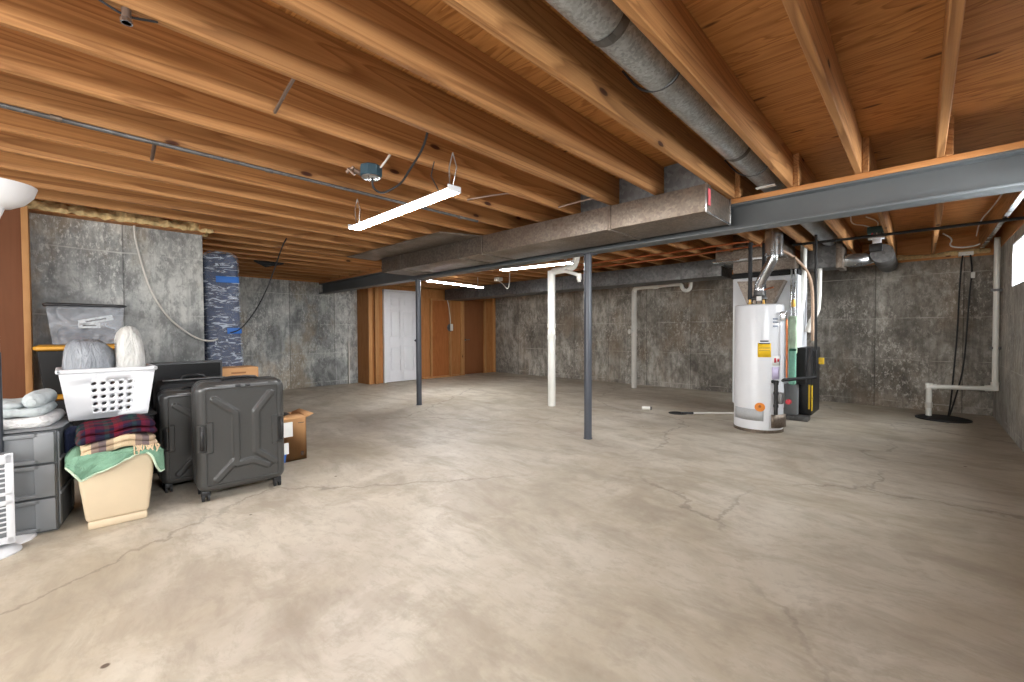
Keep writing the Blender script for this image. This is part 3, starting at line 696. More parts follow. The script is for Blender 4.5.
# hanging cables on the left
tag(MB().tube([(-5.57, .505, 2.27), (-5.57, .505, 2.13), (-5.585, .515, 2.05), (-5.58, .56, 1.80), (-5.585, .62, 1.56), (-5.58, .735, 1.32), (-5.57, .86, 1.18), (-5.56, 1.0, 1.07), (-5.60, 1.12, 1.05), (-5.70, 1.2, 1.07)], .009, 8, 2).build('cable', M['pvc_d']), 'long off white cable hanging down the left concrete wall', 'cable')
tag(MB().tube([(-5.26, 1.79, 2.215), (-5.40, 1.79, 2.15), (-5.68, 1.79, 1.90), (-5.75, 1.69, 1.58), (-5.74, 1.56, 1.34), (-5.74, 1.43, 1.17), (-5.73, 1.33, 1.14)], .0075, 8, 2).build('cable', M['rubber']), 'thin black cable hanging from the joists to the wrapped bundle', 'cable')

# ------------------------------------------------------------------ drain stacks
t = thing('drain_stack', 'white plastic drain stack with wye and trap, between the two steel posts', 'pipe', (-4.08, 5.16, 0), world=True)
MB().cyl((-4.08, 5.16, 0), (-4.08, 5.16, 2.06), .058, seg=28).build('pipe', M['pvc'], t)
for z in (1.02, 1.20): MB().cyl((-4.08, 5.16, z), (-4.08, 5.16, z + .06), .066, seg=28).build('coupling', M['pvc'], t)
m = MB(); dv = Vector((.6, -.8, 0)); c = Vector((-4.08, 5.16, 1.13)); m.cyl(c, c + dv * .105, .05, seg=20); m.cyl(c + dv * .105, c + dv * .12, .055, seg=20); m.box(c + dv * .12 - Vector((.015, .015, .015)), c + dv * .135 + Vector((.015, .015, .015)), .003)
m.build('cleanout', M['pvc'], t)
MB().tube([(-4.08, 5.16, 1.98), (-4.05, 5.16, 2.05), (-3.92, 5.16, 2.055), (-3.76, 5.16, 2.06), (-3.66, 5.16, 2.09), (-3.62, 5.16, 2.19), (-3.62, 5.16, 2.30)], .052, 16, 2).build('elbow', M['pvc'], t)
MB().tube([(-3.9, 5.16, 2.06), (-3.7, 5.10, 2.0), (-3.56, 5.06, 1.955), (-3.51, 5.06, 1.93), (-3.50, 5.06, 1.84)], .026, 12, 1).build('branch_pipe', M['pvc'], t)
MB().cyl((-3.51, 5.06, 1.955), (-3.50, 5.06, 1.87), .036, seg=14).build('branch_coupling', M['pvc'], t)
t = thing('drain_stack', 'white plastic drain pipe with hooked trap, standing by the back wall', 'pipe', (-4.15, 7.9, 0), world=True)
MB().cyl((-4.15, 7.9, 0), (-4.15, 7.9, 1.94), .05, seg=24).build('pipe', M['pvc_d'], t)
for z in (1.04, 1.19): MB().cyl((-4.15, 7.9, z), (-4.15, 7.9, z + .05), .058, seg=24).build('coupling', M['pvc_d'], t)
m = MB(); c = Vector((-4.15, 7.9, 1.13)); dv = Vector((-.5, -.86, 0)); m.cyl(c, c + dv * .10, .042, seg=16); m.cyl(c + dv * .1, c + dv * .115, .047, seg=16); m.build('cleanout', M['pvc_d'], t)
m = MB(); m.tube([(-4.15, 7.9, 1.90), (-4.13, 7.9, 1.99), (-4.02, 7.9, 2.01), (-3.72, 7.9, 2.0)], .048, 16, 1); m.cyl((-3.75, 7.9, 2.0), (-3.66, 7.9, 2.0), .054, seg=16); m.build('tee', M['pvc'], t)
MB().tube([(-3.68, 7.9, 2.0), (-3.26, 7.9, 2.005), (-3.20, 7.9, 1.99), (-3.19, 7.9, 1.93), (-3.16, 7.9, 1.89), (-3.10, 7.9, 1.87), (-3.05, 7.9, 1.90), (-3.035, 7.9, 1.95), (-3.035, 7.9, 2.10)], .034, 14, 1).build('trap', M['pvc'], t)

# sump
t = thing('sump_pit_cover', 'dark round sump pit cover on the floor in the back right corner', 'sump cover', (.22, 7.72, 0))
MB().lathe([(.0, .03), (.19, .03), (.23, .022), (.24, .0), (0, 0)][::-1], seg=40).build('lid', M['blackm'], t)
MB().lathe([(.235, .0), (.26, .0), (.26, .014), (.235, .02)], seg=40, caps=False).build('rim', M['rubber'], t)
t = thing('sump_pipe', 'white discharge pipe rising from the sump cover up the back right corner', 'pipe', (.09, 7.74, 0.03), world=True)
m = MB(); m.cyl((.09, 7.74, .03), (.09, 7.74, .37), .03, seg=16); m.tube([(.09, 7.74, .36), (.09, 7.74, .395), (.12, 7.74, .405), (.62, 7.76, .425), (.66, 7.77, .43), (.66, 7.77, .46), (.66, 7.80, 2.25)], .028, 14); m.build('pipe', M['pvc'], t)
m = MB(); m.lathe([(.038, 0), (.038, .08)], (.09, 7.74, .37), 16); m.cyl((.06, 7.74, .402), (.16, 7.74, .406), .038, seg=16); m.cyl((.58, 7.757, .423), (.68, 7.772, .43), .037, seg=16); m.cyl((.66, 7.77, .40), (.66, 7.77, .50), .037, seg=16); m.build('elbow_fitting', M['pvc'], t)
MB().cyl((.09, 7.74, .13), (.09, 7.74, .20), .038, seg=16).build('check_valve', M['pvc_d'], t)
for z in (.9, 1.6): MB().box((.615, 7.76, z), (.705, 7.83, z + .03), .004).build('pipe_clamp', M['galv_dark'], t)
t = thing('outlet_box', 'small white outlet box on the sill with two black cords to the sump', 'outlet', (.45, 8.36, 2.13), world=True)
MB().box((.36, 8.35, 2.13), (.50, 8.43, 2.185), .006).build('box', M['pvc'], t)
MB().tube([(.40, 8.36, 2.14), (.385, 8.33, 2.0), (.37, 8.3, 1.6), (.36, 8.28, 1.1), (.33, 8.2, .6), (.30, 8.0, .2), (.27, 7.8, .03)], .009, 6, 2).build('power_cord', M['rubber'], t)
MB().tube([(.47, 8.36, 2.14), (.49, 8.32, 1.9), (.47, 8.31, 1.7), (.45, 8.3, 1.2), (.42, 8.2, .62), (.34, 8.0, .25), (.28, 7.8, .03)], .009, 6, 2).build('power_cord', M['rubber'], t)
MB().box((.475, 8.30, 1.82), (.515, 8.34, 1.90), .006).build('plug', M['pvc'], t)
tag(MB().tube([(.20, 8.1, 2.42), (.30, 8.15, 2.34), (.26, 8.2, 2.26), (.36, 8.2, 2.22), (.50, 8.2, 2.225), (.55, 8.2, 2.25)], .009, 6, 2).build('cable', M['pvc']), 'loop of white cable under the joists above the sump outlet', 'cable')
tag(MB().tube([(.28, 4.6, 2.42), (.40, 5.1, 2.38), (.52, 5.6, 2.36), (.50, 6.2, 2.33), (.46, 7.0, 2.34), (.48, 7.7, 2.28)], .006, 6, 2).build('cable', M['pvc_d']), 'thin pale cable stapled under the plywood near the right wall', 'cable')
tag(MB().tube([(-1.15, 6.2, 2.185), (-.5, 6.2, 2.178), (.70, 6.2, 2.178)], .016, 10).build('gas_pipe', M['rubber']), 'black iron gas pipe running under the joists to the right wall', 'pipe')
tag(MB().box((.548, 3.94, 2.19), (.584, 8.2, 2.2)).build('metal_strip', M['bright']), 'bright metal strip nailed under the joist nearest the right wall', 'strip')

# ------------------------------------------------------------------ water heater
HX, HY, HR = -1.355, 5.565, 0.25
FA = math.atan2(-HY, -HX)                      # direction from heater to camera
t = thing('water_heater', 'tall white gas water heater with yellow label standing on the floor', 'water heater', (HX, HY, 0))
def hp(phi, z, r=HR):      # phi degrees, + to the right in the photograph
    a = FA + math.radians(phi); return Vector((r * math.cos(a), r * math.sin(a), z))
MB().lathe([(.0, .0), (.235, .0), (.243, .012), (.243, .03), (.25, .036), (.25, 1.405), (.244, 1.425), (.225, 1.435), (0, 1.44)], seg=64).build('tank', M['white'], t)
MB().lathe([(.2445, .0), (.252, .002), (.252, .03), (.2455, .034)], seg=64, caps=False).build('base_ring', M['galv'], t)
def patch(name, mat, p0, p1, z0, z1, off=.0025, parent=t):
    m = MB(); nu = max(3, int(abs(p1 - p0) / 5))
    m.grid(lambda u, v: hp(p0 + (p1 - p0) * u, z0 + (z1 - z0) * v, HR + off), nu, 1)
    return m.build(name, mat, parent, solid=.002)
yl = patch('yellow_label', M['ylabel'], -2, 28, .845, 1.00)
for z in (.99, .945, .915): patch('label_print', M['ink'], 1, 25, z, z + (.012 if z > .98 else .004), .004, yl)
patch('label_heading', M['ink'], 3, 22, 1.015, 1.03)
for z in (1.27, 1.235, 1.19): patch('label_print', plain('faint_print', (150, 160, 176), .5), 32, 46, z - .012, z + .006)
pw_ = patch('warning_label', M['paper'], 31, 54, .755, .862)
patch('label_print', M['red'], 36, 42, .785, .835, .004, pw_); patch('label_print', M['red'], 45, 51, .795, .83, .004, pw_)
patch('lilac_label', M['lilac'], 31, 52, .60, .735)
patch('vent_band', plain('grey_band', (176, 178, 180), .5, 0, .08, 60), -66, 12, .135, .262)
m = MB()
cn = hp(3.7, .29, HR + .004); m._faces([cn] + [hp(3.7 + 11.6 * math.cos(k * PI / 12), .29 + .05 * math.sin(k * PI / 12), HR + .004) for k in range(24)], [(0, k + 1, (k + 1) % 24 + 1) for k in range(24)])
m.build('orange_sticker', M['orange'], t)
m = MB(); m._faces([hp(1, .285, HR + .006), hp(6, .285, HR + .006), hp(7, .30, HR + .006), hp(3.7, .318, HR + .006), hp(.5, .30, HR + .006)], [(0, 1, 2, 3, 4)]); m.build('sticker_mark', plain('dark_orange', (150, 84, 30), .5), t)
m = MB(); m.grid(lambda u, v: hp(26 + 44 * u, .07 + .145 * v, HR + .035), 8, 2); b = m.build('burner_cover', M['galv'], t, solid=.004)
c = hp(42, .40, HR + .05)
m = MB(); m.box(c - Vector((.035, .035, .06)), c + Vector((.035, .035, .06)), .006); m.cyl(hp(42, .40, HR), hp(42, .40, HR + .05), .02, seg=12); m.build('gas_valve', M['galv_dark'], t)
kc = hp(58, .36, HR + .09); m = MB(); m.cyl(kc, kc + Vector((.0, -.03, 0)), .03, .026, seg=16); m.build('red_knob', M['red'], t)
m = MB(); m.tube([hp(34, .22, HR + .05), hp(34, .57, HR + .05)], .020, 10); 
for z in (.30, .44, .55): m.cyl(hp(34, z, HR + .05), hp(34, z + .03, HR + .05), .025, seg=10)
m.build('gas_pipe', M['black'], t)
MB().tube([hp(34, .56, HR + .05), hp(36, .575, HR + .06), Vector((.09, -.12, .58)), Vector((.10, .0, .58)) + Vector((.10, -.1, 0)), Vector((.48, .42, .60)), Vector((.48, .42, .90))], .020, 10).build('gas_line', M['blackm'], t)
MB().tube([hp(64, 1.28, HR - .01), hp(64, 1.28, HR + .035), hp(64, 1.24, HR + .05), hp(64, .62, HR + .05)], .011, 10, 1).build('relief_pipe', M['copper'], t)
MB().box(hp(60, 1.25, HR + .02) - Vector((.03, .03, .0)), hp(60, 1.25, HR + .02) + Vector((.03, .03, .10)), .006).build('relief_valve', M['bright'], t)
# draft hood + flue
m = MB(); m.lathe([(.085, .0), (.085, .012), (.055, .05), (.053, .10)], (0, 0, 1.50), 24, False); m.build('draft_hood', M['galv_dark'], t)
m = MB()
for k in range(4):
    a = k * PI / 2 + .6; m.cyl((.07 * math.cos(a), .07 * math.sin(a), 1.435), (.07 * math.cos(a), .07 * math.sin(a), 1.505), .006, seg=6)
m.build('hood_legs', M['black'], t)
MB().box(hp(0, 1.48, .09) - Vector((.025, .003, .0)), hp(0, 1.48, .09) + Vector((.025, .003, .05))).build('hood_label', M['paper'], t)
m = MB(); m.tube([(0, 0, 1.59), (0, 0, 1.64), (.02, -.02, 1.70), (.13, -.06, 1.90), (.15, -.065, 1.95), (.155, -.065, 1.99)], .052, 20, 1); m.build('flue_pipe', M['bright'], t)
m = MB(); m.cyl((.095, -.047, 1.835), (.107, -.051, 1.855), .058, seg=20); m.build('flue_band', M['bright'], t)
MB().tube([(.06, -.06, 1.60), (.14, -.10, 1.615), (.17, -.1, 1.62)], .008, 8).build('flue_screw', M['copper'], t)
MB().cyl((.16, -.065, 1.985), (.16, -.065, 2.26), .088, seg=32).build('flue_stack', M['bright'], t)
MB().cyl((.16, -.065, 1.975), (.16, -.065, 2.0), .0905, seg=32).build('flue_collar', M['bright'], t)
for (dx, dy, lab) in ((-.085, -.035, 'cold'), (.02, .12, 'hot')):
    z1 = 2.16
    MB().cyl((dx, dy, 1.50), (dx, dy, z1), .022, seg=14).build('insulated_pipe', M['foam'], t)
    m = MB(); m.cyl((dx, dy, 1.43), (dx, dy, 1.5), .012, seg=10); m.cyl((dx, dy, 1.44), (dx, dy, 1.47), .02, seg=8); m.build('pipe_nipple', M['brass'], t)
tag(MB().tube([(-1.445, 5.53, 2.16), (-1.46, 5.53, 2.178), (-1.50, 5.53, 2.178), (-2.4, 5.55, 2.172), (-4.3, 5.56, 2.172)], .0125, 10).build('copper_pipe', M['copper']), 'copper water pipe under the joists above the heater, nearer the beam', 'pipe', 'copper pipes')
tag(MB().tube([(-1.335, 5.69, 2.16), (-1.35, 5.72, 2.178), (-1.42, 5.88, 2.178), (-2.4, 5.95, 2.172), (-4.6, 5.98, 2.172)], .0125, 10).build('copper_pipe', M['copper']), 'copper water pipe under the joists above the heater, farther from the beam', 'pipe', 'copper pipes')

# ------------------------------------------------------------------ furnace
t = thing('furnace', 'white and black furnace with metal plenum standing behind the water heater', 'furnace', (-1.5, 6.8, 0), world=True)
MB().box((-1.905, 6.48, .13), (-1.135, 7.1, 1.86), .012).build('cabinet', M['white'], t)
MB().box((-1.88, 6.5, 0), (-1.15, 7.08, .13), .004).build('cabinet_base', M['galv_dark'], t)
def funnel(y):
    return [(-1.80, y, 1.80), (-1.25, y, 1.78), (-1.395, y, 1.45), (-1.665, y, 1.46)]
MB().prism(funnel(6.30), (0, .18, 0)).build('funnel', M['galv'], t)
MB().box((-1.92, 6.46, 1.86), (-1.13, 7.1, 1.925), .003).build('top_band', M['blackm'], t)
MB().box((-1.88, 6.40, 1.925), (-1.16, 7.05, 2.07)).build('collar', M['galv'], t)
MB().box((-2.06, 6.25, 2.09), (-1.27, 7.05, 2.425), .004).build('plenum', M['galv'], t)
MB().box((-2.09, 6.22, 2.068), (-1.24, 7.08, 2.09), .003).build('plenum_flange', M['bright'], t)
sd = MB().box((-1.135, 6.52, .06), (-.985, 7.1, .92), .01).build('side_cabinet', M['black'], t)
MB().box((-.986, 6.50, .12), (-.98, 6.56, .44)).build('yellow_strip', M['ylabel'], sd)
MB().box((-1.02, 6.512, .14), (-1.0, 6.522, .45)).build('yellow_tag', M['ylabel'], sd)
MB().box((-1.26, 6.38, .06), (-1.115, 6.50, .46), .02).build('grey_cover', M['gplast'], t)
MB().box((-1.28, 6.36, 0), (-1.0, 6.55, .06), .004).build('foot_rail', M['galv_dark'], t)
m = MB(); m.box((-1.17, 6.40, .46), (-1.03, 6.50, .92), .01); m.build('black_panel', M['blackm'], t)
for x in (-1.20, -1.16): MB().tube([(x, 6.45, 1.93), (x, 6.44, 1.6), (x + .005, 6.43, 1.3)], .012, 8).build('tube', M['bright'], t)
MB().cyl((-1.165, 6.40, 1.44), (-1.165, 6.40, 1.53), .02, seg=10).build('brass_fitting', M['brass'], t)
m = MB(); m.slab((-1.20, 6.24, .84), (-1.10, 6.30, 1.32), .03, .025, lambda u, v, s: .008 * noise.noise(Vector((u * 3, v * 5, s))), (10, 20), 1); m.build('document_bag', plain('pale_mint_film', (196, 218, 190), .35, 0, .2, 12), t)
m = MB(); m.slab((-1.185, 6.22, .46), (-1.105, 6.27, .92), .03, .022, lambda u, v, s: .008 * noise.noise(Vector((u * 3, v * 5, s + 4))), (10, 20), 1); m.build('green_sleeve', M['green'], t)
MB().box((-1.175, 6.215, .885), (-1.105, 6.275, .915), .004).build('sleeve_band', plain('dark_green', (20, 92, 66), .5), t)
MB().box((-.91, 6.45, .72), (-.855, 6.49, .80), .006).build('yellow_switch', M['ylabel'], t)
MB().tube([(-1.115, 6.70, 2.42), (-1.115, 6.70, 1.75), (-1.12, 6.70, 1.55), (-1.15, 6.66, 1.35), (-1.155, 6.66, .92)], .036, 16, 1).build('flue_pipe', M['pvc'], t)
MB().tube([(-.985, 6.98, 2.15), (-.99, 6.98, 1.45), (-1.02, 6.96, 1.35), (-1.07, 6.94, 1.24), (-1.10, 6.92, 1.12)], .034, 14, 1).build('flue_pipe', M['pvc_d'], t)
MB().tube([(-1.30, 6.1, 2.14), (-1.22, 6.3, 2.12), (-1.12, 6.6, 2.0), (-1.045, 6.8, 1.82), (-1.03, 6.84, 1.5), (-1.03, 6.84, 1.0)], .018, 12, 2).build('tan_hose', plain('tan_hose', (176, 146, 122), .6), t)
MB().tube([(-1.20, 6.78, 1.75), (-1.21, 6.78, 1.5), (-1.2, 6.78, 1.2), (-1.18, 6.75, 1.0)], .018, 10, 1).build('drain_tube', M['pvc'], t)
tag(MB().tube([(-.885, 6.0, 2.40), (-.882, 6.0, 2.20), (-.872, 6.0, .92), (-.876, 6.0, .905), (-.876, 5.985, .60)], .014, 10).build('gas_pipe', M['black']), 'thin black vertical pipe dropping from the joists right of the furnace', 'pipe')
# rectangular boot, elbow, booster fan
t = thing('duct_boot', 'small galvanized duct box with round elbow right of the furnace', 'duct', (-.9, 7.2, 1.96), world=True)
MB().box((-1.15, 6.9, 1.96), (-.74, 7.3, 2.30), .004).build('boot', M['galv_dark'], t)
MB().box((-.80, 6.88, 1.94), (-.73, 7.32, 2.28), .004).build('flange', M['galv'], t)
MB().tube([(-.74, 7.1, 2.06), (-.62, 7.12, 2.04), (-.50, 7.2, 2.07), (-.45, 7.35, 2.12), (-.45, 7.5, 2.14)], .085, 20, 1).build('elbow', M['bright'], t)
t = thing('vent_pipe', 'dark round vent can below a wired control box near the back wall', 'vent', (-.38, 7.6, 2.0), world=True)
MB().cyl((-.36, 7.1, 2.10), (-.36, 8.40, 2.10), .115, seg=28).build('can', M['galv_dark'], t)
t = thing('control_box', 'dark green electrical control box with white bracket hung under the plywood', 'electrical box', (-.37, 6.6, 2.15), world=True)
MB().box((-.47, 6.55, 2.27), (-.30, 6.68, 2.35), .01).build('box', plain('teal_box', (34, 66, 66), .5), t)
MB().box((-.46, 6.54, 2.20), (-.31, 6.62, 2.225), .004).build('bracket', M['white'], t)
MB().box((-.42, 6.55, 2.15), (-.34, 6.62, 2.20), .004).build('bracket_block', M['white'], t)
MB().box((-.45, 6.56, 2.06), (-.33, 6.66, 2.15), .012).build('motor', M['black'], t)
for k in range(3): MB().tube([(-.42 + .04 * k, 6.57, 2.225), (-.43 + .05 * k, 6.54, 2.25), (-.41 + .03 * k, 6.57, 2.29)], .005, 6, 1).build('wire', [M['red'], M['pvc'], M['rubber']][k], t)
MB().tube([(-.42, 6.6, 2.34), (-.50, 6.5, 2.37), (-.60, 6.4, 2.38), (-.58, 6.1, 2.42)], .007, 6, 2).build('cable', M['pvc'], t)
MB().tube([(-.38, 6.6, 2.34), (-.36, 6.5, 2.39), (-.46, 6.3, 2.42)], .007, 6, 2).build('cable', M['pvc'], t)

# floor bits
t = thing('condensate_pipe', 'white plastic pipe with black end lying on the floor left of the heater', 'pipe', (-2.1, 6.0, 0), world=True)
MB().cyl((-2.25, 5.94, .014), (-1.75, 6.38, .014), .013, seg=10).build('pipe', M['pvc'], t)
MB().cyl((-2.36, 5.84, .015), (-2.24, 5.945, .014), .016, seg=10).build('black_end', M['black'], t)
t = thing('floor_drain', 'dark floor drain opening in the concrete near the water heater', 'drain', (-2.42, 5.86, 0))
MB().lathe([(.0, .002), (.10, .002), (.105, .004), (.12, .004), (.122, 0)], seg=24, caps=False).build('grate', M['blackm'], t)
t = thing('pipe_cap', 'small white plastic fitting with a dark end lying on the concrete floor', 'fitting', (-2.85, 5.79, 0))
MB().cyl((-.05, -.03, .028), (.045, .03, .028), .027, seg=14).build('body', M['pvc'], t)
MB().cyl((.045, .03, .028), (.06, .04, .028), .024, seg=14).build('dark_end', M['black'], t)
# thermostat-like box on the partition
t = thing('wall_outlet', 'small white outlet box with a cable on the stud of the plywood wall', 'outlet', (-8.655, 6.77, 1.15), world=True)
MB().box((-8.655, 6.78, 1.17), (-8.60, 6.86, 1.34), .006).build('box', M['pvc'], t)
MB().lathe([(.0, 0), (.09, .0), (.10, .01), (.09, .02), (0, .02)], (0, 0, 0), 18).build('cover_ring', M['galv_dark'], t, origin=(0, 0, 0))
t.children[-1].rotation_euler = (0, PI / 2, 0); t.children[-1].location = (.02, .02, .10)
MB().tube([(-8.63, 6.80, 1.34), (-8.63, 6.79, 1.5), (-8.63, 6.75, 1.8), (-8.63, 6.70, 1.95), (-8.63, 6.74, 2.19)], .01, 6, 1).build('cable', M['pvc_d'], t)
# leaning white strip by partition
tag(MB().box((XL + .02, 4.36, .0), (XL + .05, 4.39, .95), .003, Matrix.Rotation(.0, 3, 'X')).build('trim_strip', M['pvc_d']), 'thin pale strip of trim leaning against the far concrete wall', 'trim strip')

# ------------------------------------------------------------------ belongings on the left
# suitcases -------------------------------------------------------
def seg_d(p, a, b):
    ax, ay = a; bx, by = b; px, py = p; dx, dy = bx - ax, by - ay
    t_ = max(0, min(1, ((px - ax) * dx + (py - ay) * dy) / (dx * dx + dy * dy)))
    return math.hypot(px - ax - t_ * dx, py - ay - t_ * dy)
W_, H_, D_ = .535, .745, .28
RID = [[(.19, .84), (.42, .70), (.42, .27), (.21, .11)], [(.82, .86), (.65, .70), (.65, .32), (.86, .19)], [(.42, .225), (.61, .235), (.78, .165)]]
def relief(u, v, side):
    p = ((u + 1) / 2 * W_, (v + 1) / 2 * H_); h = 0
    for rl in RID:
        dmin = min(seg_d(p, (a[0] * W_, a[1] * H_), (b[0] * W_, b[1] * H_)) for a, b in zip(rl, rl[1:]))
        h = max(h, .013 * max(0, min(1, (.024 - dmin) / .008)))
    # raised border frame
    e = min(p[0], W_ - p[0], p[1], H_ - p[1])
    x = abs(p[0] - W_ / 2) ; y = p[1] / H_
    inset = .055 + (.035 if .36 < y < .64 else 0)
    if min(p[0], W_ - p[0]) < inset or min(p[1], H_ - p[1]) < .05: h = max(h, .009)
    # side grips sunk
    if min(p[0], W_ - p[0]) < .055 and .38 < y < .62: h = -.012
    return h
def make_case(name, label, loc, rz, k=1.0, mat='case'):
    t = thing(name, label, 'suitcase', loc, rz, 'hard shell suitcases'); t.scale = (k, k, k)
    z0 = .062
    MB().slab((-D_, -W_ / 2, z0), (0, W_ / 2, z0 + H_), .065, .045, relief, (110, 150), 0).build('shell', M[mat], t, smooth=50)
    # zipper band around
    MB().slab((-D_ * .52, -W_ / 2 - .003, z0 - .003), (-D_ * .47, W_ / 2 + .003, z0 + H_ + .003), .068, .012, None, (24, 24), 0).build('zipper_band', M['black'], t)
    for sgn in (-1, 1):
        y = sgn * (W_ / 2 - .028)
        MB().tube([(.0, y, z0 + .30), (.022, y, z0 + .33), (.026, y, z0 + .375), (.022, y, z0 + .42), (.0, y, z0 + .45)], [.011, .011, .013, .011, .011], 8, 1).build('side_handle', M['black'], t)
    m = MB(); m.tube([(-.10, -.11, z0 + H_ - .002), (-.10, -.09, z0 + H_ + .018), (-.10, .09, z0 + H_ + .018), (-.10, .11, z0 + H_ - .002)], .011, 8, 1); m.build('top_handle', M['black'], t)
    m = MB(); m.box((-.035, -.16, z0 + H_ - .045), (.006, .16, z0 + H_ - .02), .006); m.build('latch_plate', plain('case_trim', (92, 92, 92), .3), t)
    for y in (-.03, .03): MB().box((.004, y - .016, z0 + H_ - .042), (.012, y + .016, z0 + H_ - .024), .003).build('latch', M['black'], t)
    for sx in (-.045, -.235):
        for sy in (-1, 1):
            y = sy * (W_ / 2 - .05)
            m = MB(); m.cyl((sx, y - .022, .027), (sx, y - .008, .027), .027, seg=18); m.cyl((sx, y + .008, .027), (sx, y + .022, .027), .027, seg=18)
            w = m.build('wheel', M['rubber'], t)
            m = MB(); m.box((sx - .02, y - .026, .03), (sx + .02, y + .026, .072), .008); m.build('fork', M['black'], w, origin=(0, 0, 0))
    return t
c1 = make_case('suitcase', 'large charcoal hard shell suitcase standing in front, nearest the open cardboard box', (-3.43, .865, 0), math.radians(-4))
c2 = copy_tree(c1); c2.location = (-3.84, .70, 0); c2.rotation_euler = (0, 0, math.radians(-2)); c2.scale = (.90, .90, .90)
c2['label'] = 'smaller charcoal hard shell suitcase standing behind, half hidden by the larger one'
t = thing('soft_suitcase', 'black soft suitcase behind the two hard shell suitcases, only its top showing', 'suitcase', (-4.2, .715, 0))
MB().slab((-.10, -.24, .03), (.10, .24, .78), .06, .04, None, (16, 20), 0).build('body', M['blackm'], t)
MB().box((.06, -.2, .775), (.085, .2, .785), .003).build('zipper', M['galv_dark'], t)
MB().tube([(0, -.08, .775), (0, -.06, .805), (0, .06, .805), (0, .08, .775)], .010, 8, 1).build('top_handle', M['black'], t)
for sy in (-.18, .18):
    for sx in (-.06, .06): MB().cyl((sx - .012, sy, .022), (sx + .012, sy, .022), .022, seg=12).build('wheel', M['rubber'], t)
t = thing('flat_screen_television', 'flat black television panel standing upright behind the suitcases', 'television', (-4.42, .56, 0))
MB().box((-.03, -.40, .02), (.02, .40, .905), .008).build('bezel', M['black'], t)
MB().box((.02, -.385, .045), (.0215, .385, .885)).build('screen', plain('dark_screen', (10, 10, 12), .25), t)
for sy in (-.28, .28): MB().box((-.10, sy - .02, 0), (.08, sy + .02, .02), .005).build('foot', M['black'], t)
# cardboard boxes
t = thing('cardboard_box', 'tall closed cardboard box behind the suitcases under the wrapped bundle', 'box', (-4.72, 1.13, 0))
MB().box((-.14, -.19, 0), (.12, .165, .815), .004).build('carton', M['card'], t)
MB().box((.12, -.06, .76), (.1215, .06, .775)).build('printed_text', plain('brown_print', (150, 104, 66), .8), t)
MB().box((-.14, -.012, .815), (.12, .012, .8165)).build('seam_tape', plain('carton_tape', (206, 166, 120), .4), t)
t = thing('cardboard_box', 'open cardboard box with white and blue labels right of the large suitcase', 'box', (-4.02, 1.33, 0))
m = MB(); m.box((-.36, -.19, 0), (0, .18, .012)); m.box((-.006, -.19, 0), (0, .18, .375)); m.box((-.36, -.19, 0), (-.354, .18, .375)); m.box((-.36, -.19, 0), (0, -.184, .375)); m.box((-.36, .174, 0), (0, .18, .375)); m.build('carton', M['card'], t)
for args in (((-.36, -.19, .375), (.0, 0, 0), -1), ((-.36, .18, .375), (0, 0, 0), 1)):
    m = MB(); y = args[0][1]; m._faces([(-.36, y, .375), (0, y, .375), (-.01, y - .07 * args[2] * -1, .40), (-.35, y - .07 * args[2] * -1, .40)], [(0, 1, 2, 3)]); m.build('flap', M['card'], t, solid=.005)
m = MB(); m._faces([(0, -.19, .375), (0, .18, .375), (-.12, .16, .395), (-.12, -.17, .395)], [(0, 1, 2, 3)]); m.build('flap', M['card'], t, solid=.005)
MB().box((0, -.05, .22), (.0015, .065, .35)).build('shipping_label', M['paper'], t)
MB().box((0, -.05, .07), (.0015, .03, .17)).build('paper_label', M['paper'], t)
m = MB(); m._faces([(.002, -.06, .0), (.002, -.0, .0), (.002, .01, .075), (.002, -.015, .06), (.002, -.025, .125), (.002, -.045, .09), (.002, -.06, .14)], [(0, 1, 2, 3, 4, 5, 6)]); m.build('blue_print', M['tape'], t)
m = MB()
for z in (.0, .012, .024): m.box((.0, .13, .04 + z), (.0014, .155, .046 + z))
m.box((0, .11, .33), (.0014, .16, .336)); m.build('printed_mark', M['ink'], t)
# things in the open box
tag(MB().tube([(-4.1, 1.22, .36), (-4.12, 1.30, .40), (-4.15, 1.38, .405), (-4.2, 1.44, .36)], .022, 8, 2).build('dark_bundle', M['blackm']), 'dark bundle poking out of the open cardboard box', 'bundle')

# wrapped bundle
t = thing('wrapped_bundle', 'tall navy padded bundle in clear stretch wrap leaning at the concrete corner', 'bundle', (-5.86, 1.275, 0))
t.rotation_euler = (math.radians(1.6), math.radians(0.5), 0); t.location.y += .04
wr = lambda u, v, s: .012 * noise.noise(Vector((u * 2.5, v * 9, s))) + .01 * noise.noise(Vector((u * 5 + v * 6, v * 22, s)))
MB().slab((-.09, -.165, .01), (.07, .175, 2.05), .10, .05, wr, (20, 70), 0).build('padding', M['quilt'], t)
MB().slab((-.10, -.175, .005), (.085, .19, 2.075), .11, .055, lambda u, v, s: .012 * noise.noise(Vector((u * 2 + v * 7, v * 12 - u * 2, s + 3))) + .006 * noise.noise(Vector((u * 6 + v * 20, v * 30 - u * 6, s))), (30, 110), 0).build('plastic_wrap', M['wrap'], t)
MB().box((-.10, -.180, .02), (.0, -.155, 2.02), .01).build('dark_edge', M['navy'], t)
MB().box((.092, -.06, 1.715), (.097, .165, 1.785), .002).build('blue_tape', M['tape'], t)
MB().box((.094, .025, 1.13), (.099, .17, 1.195), .002).build('blue_tape', M['tape'], t)

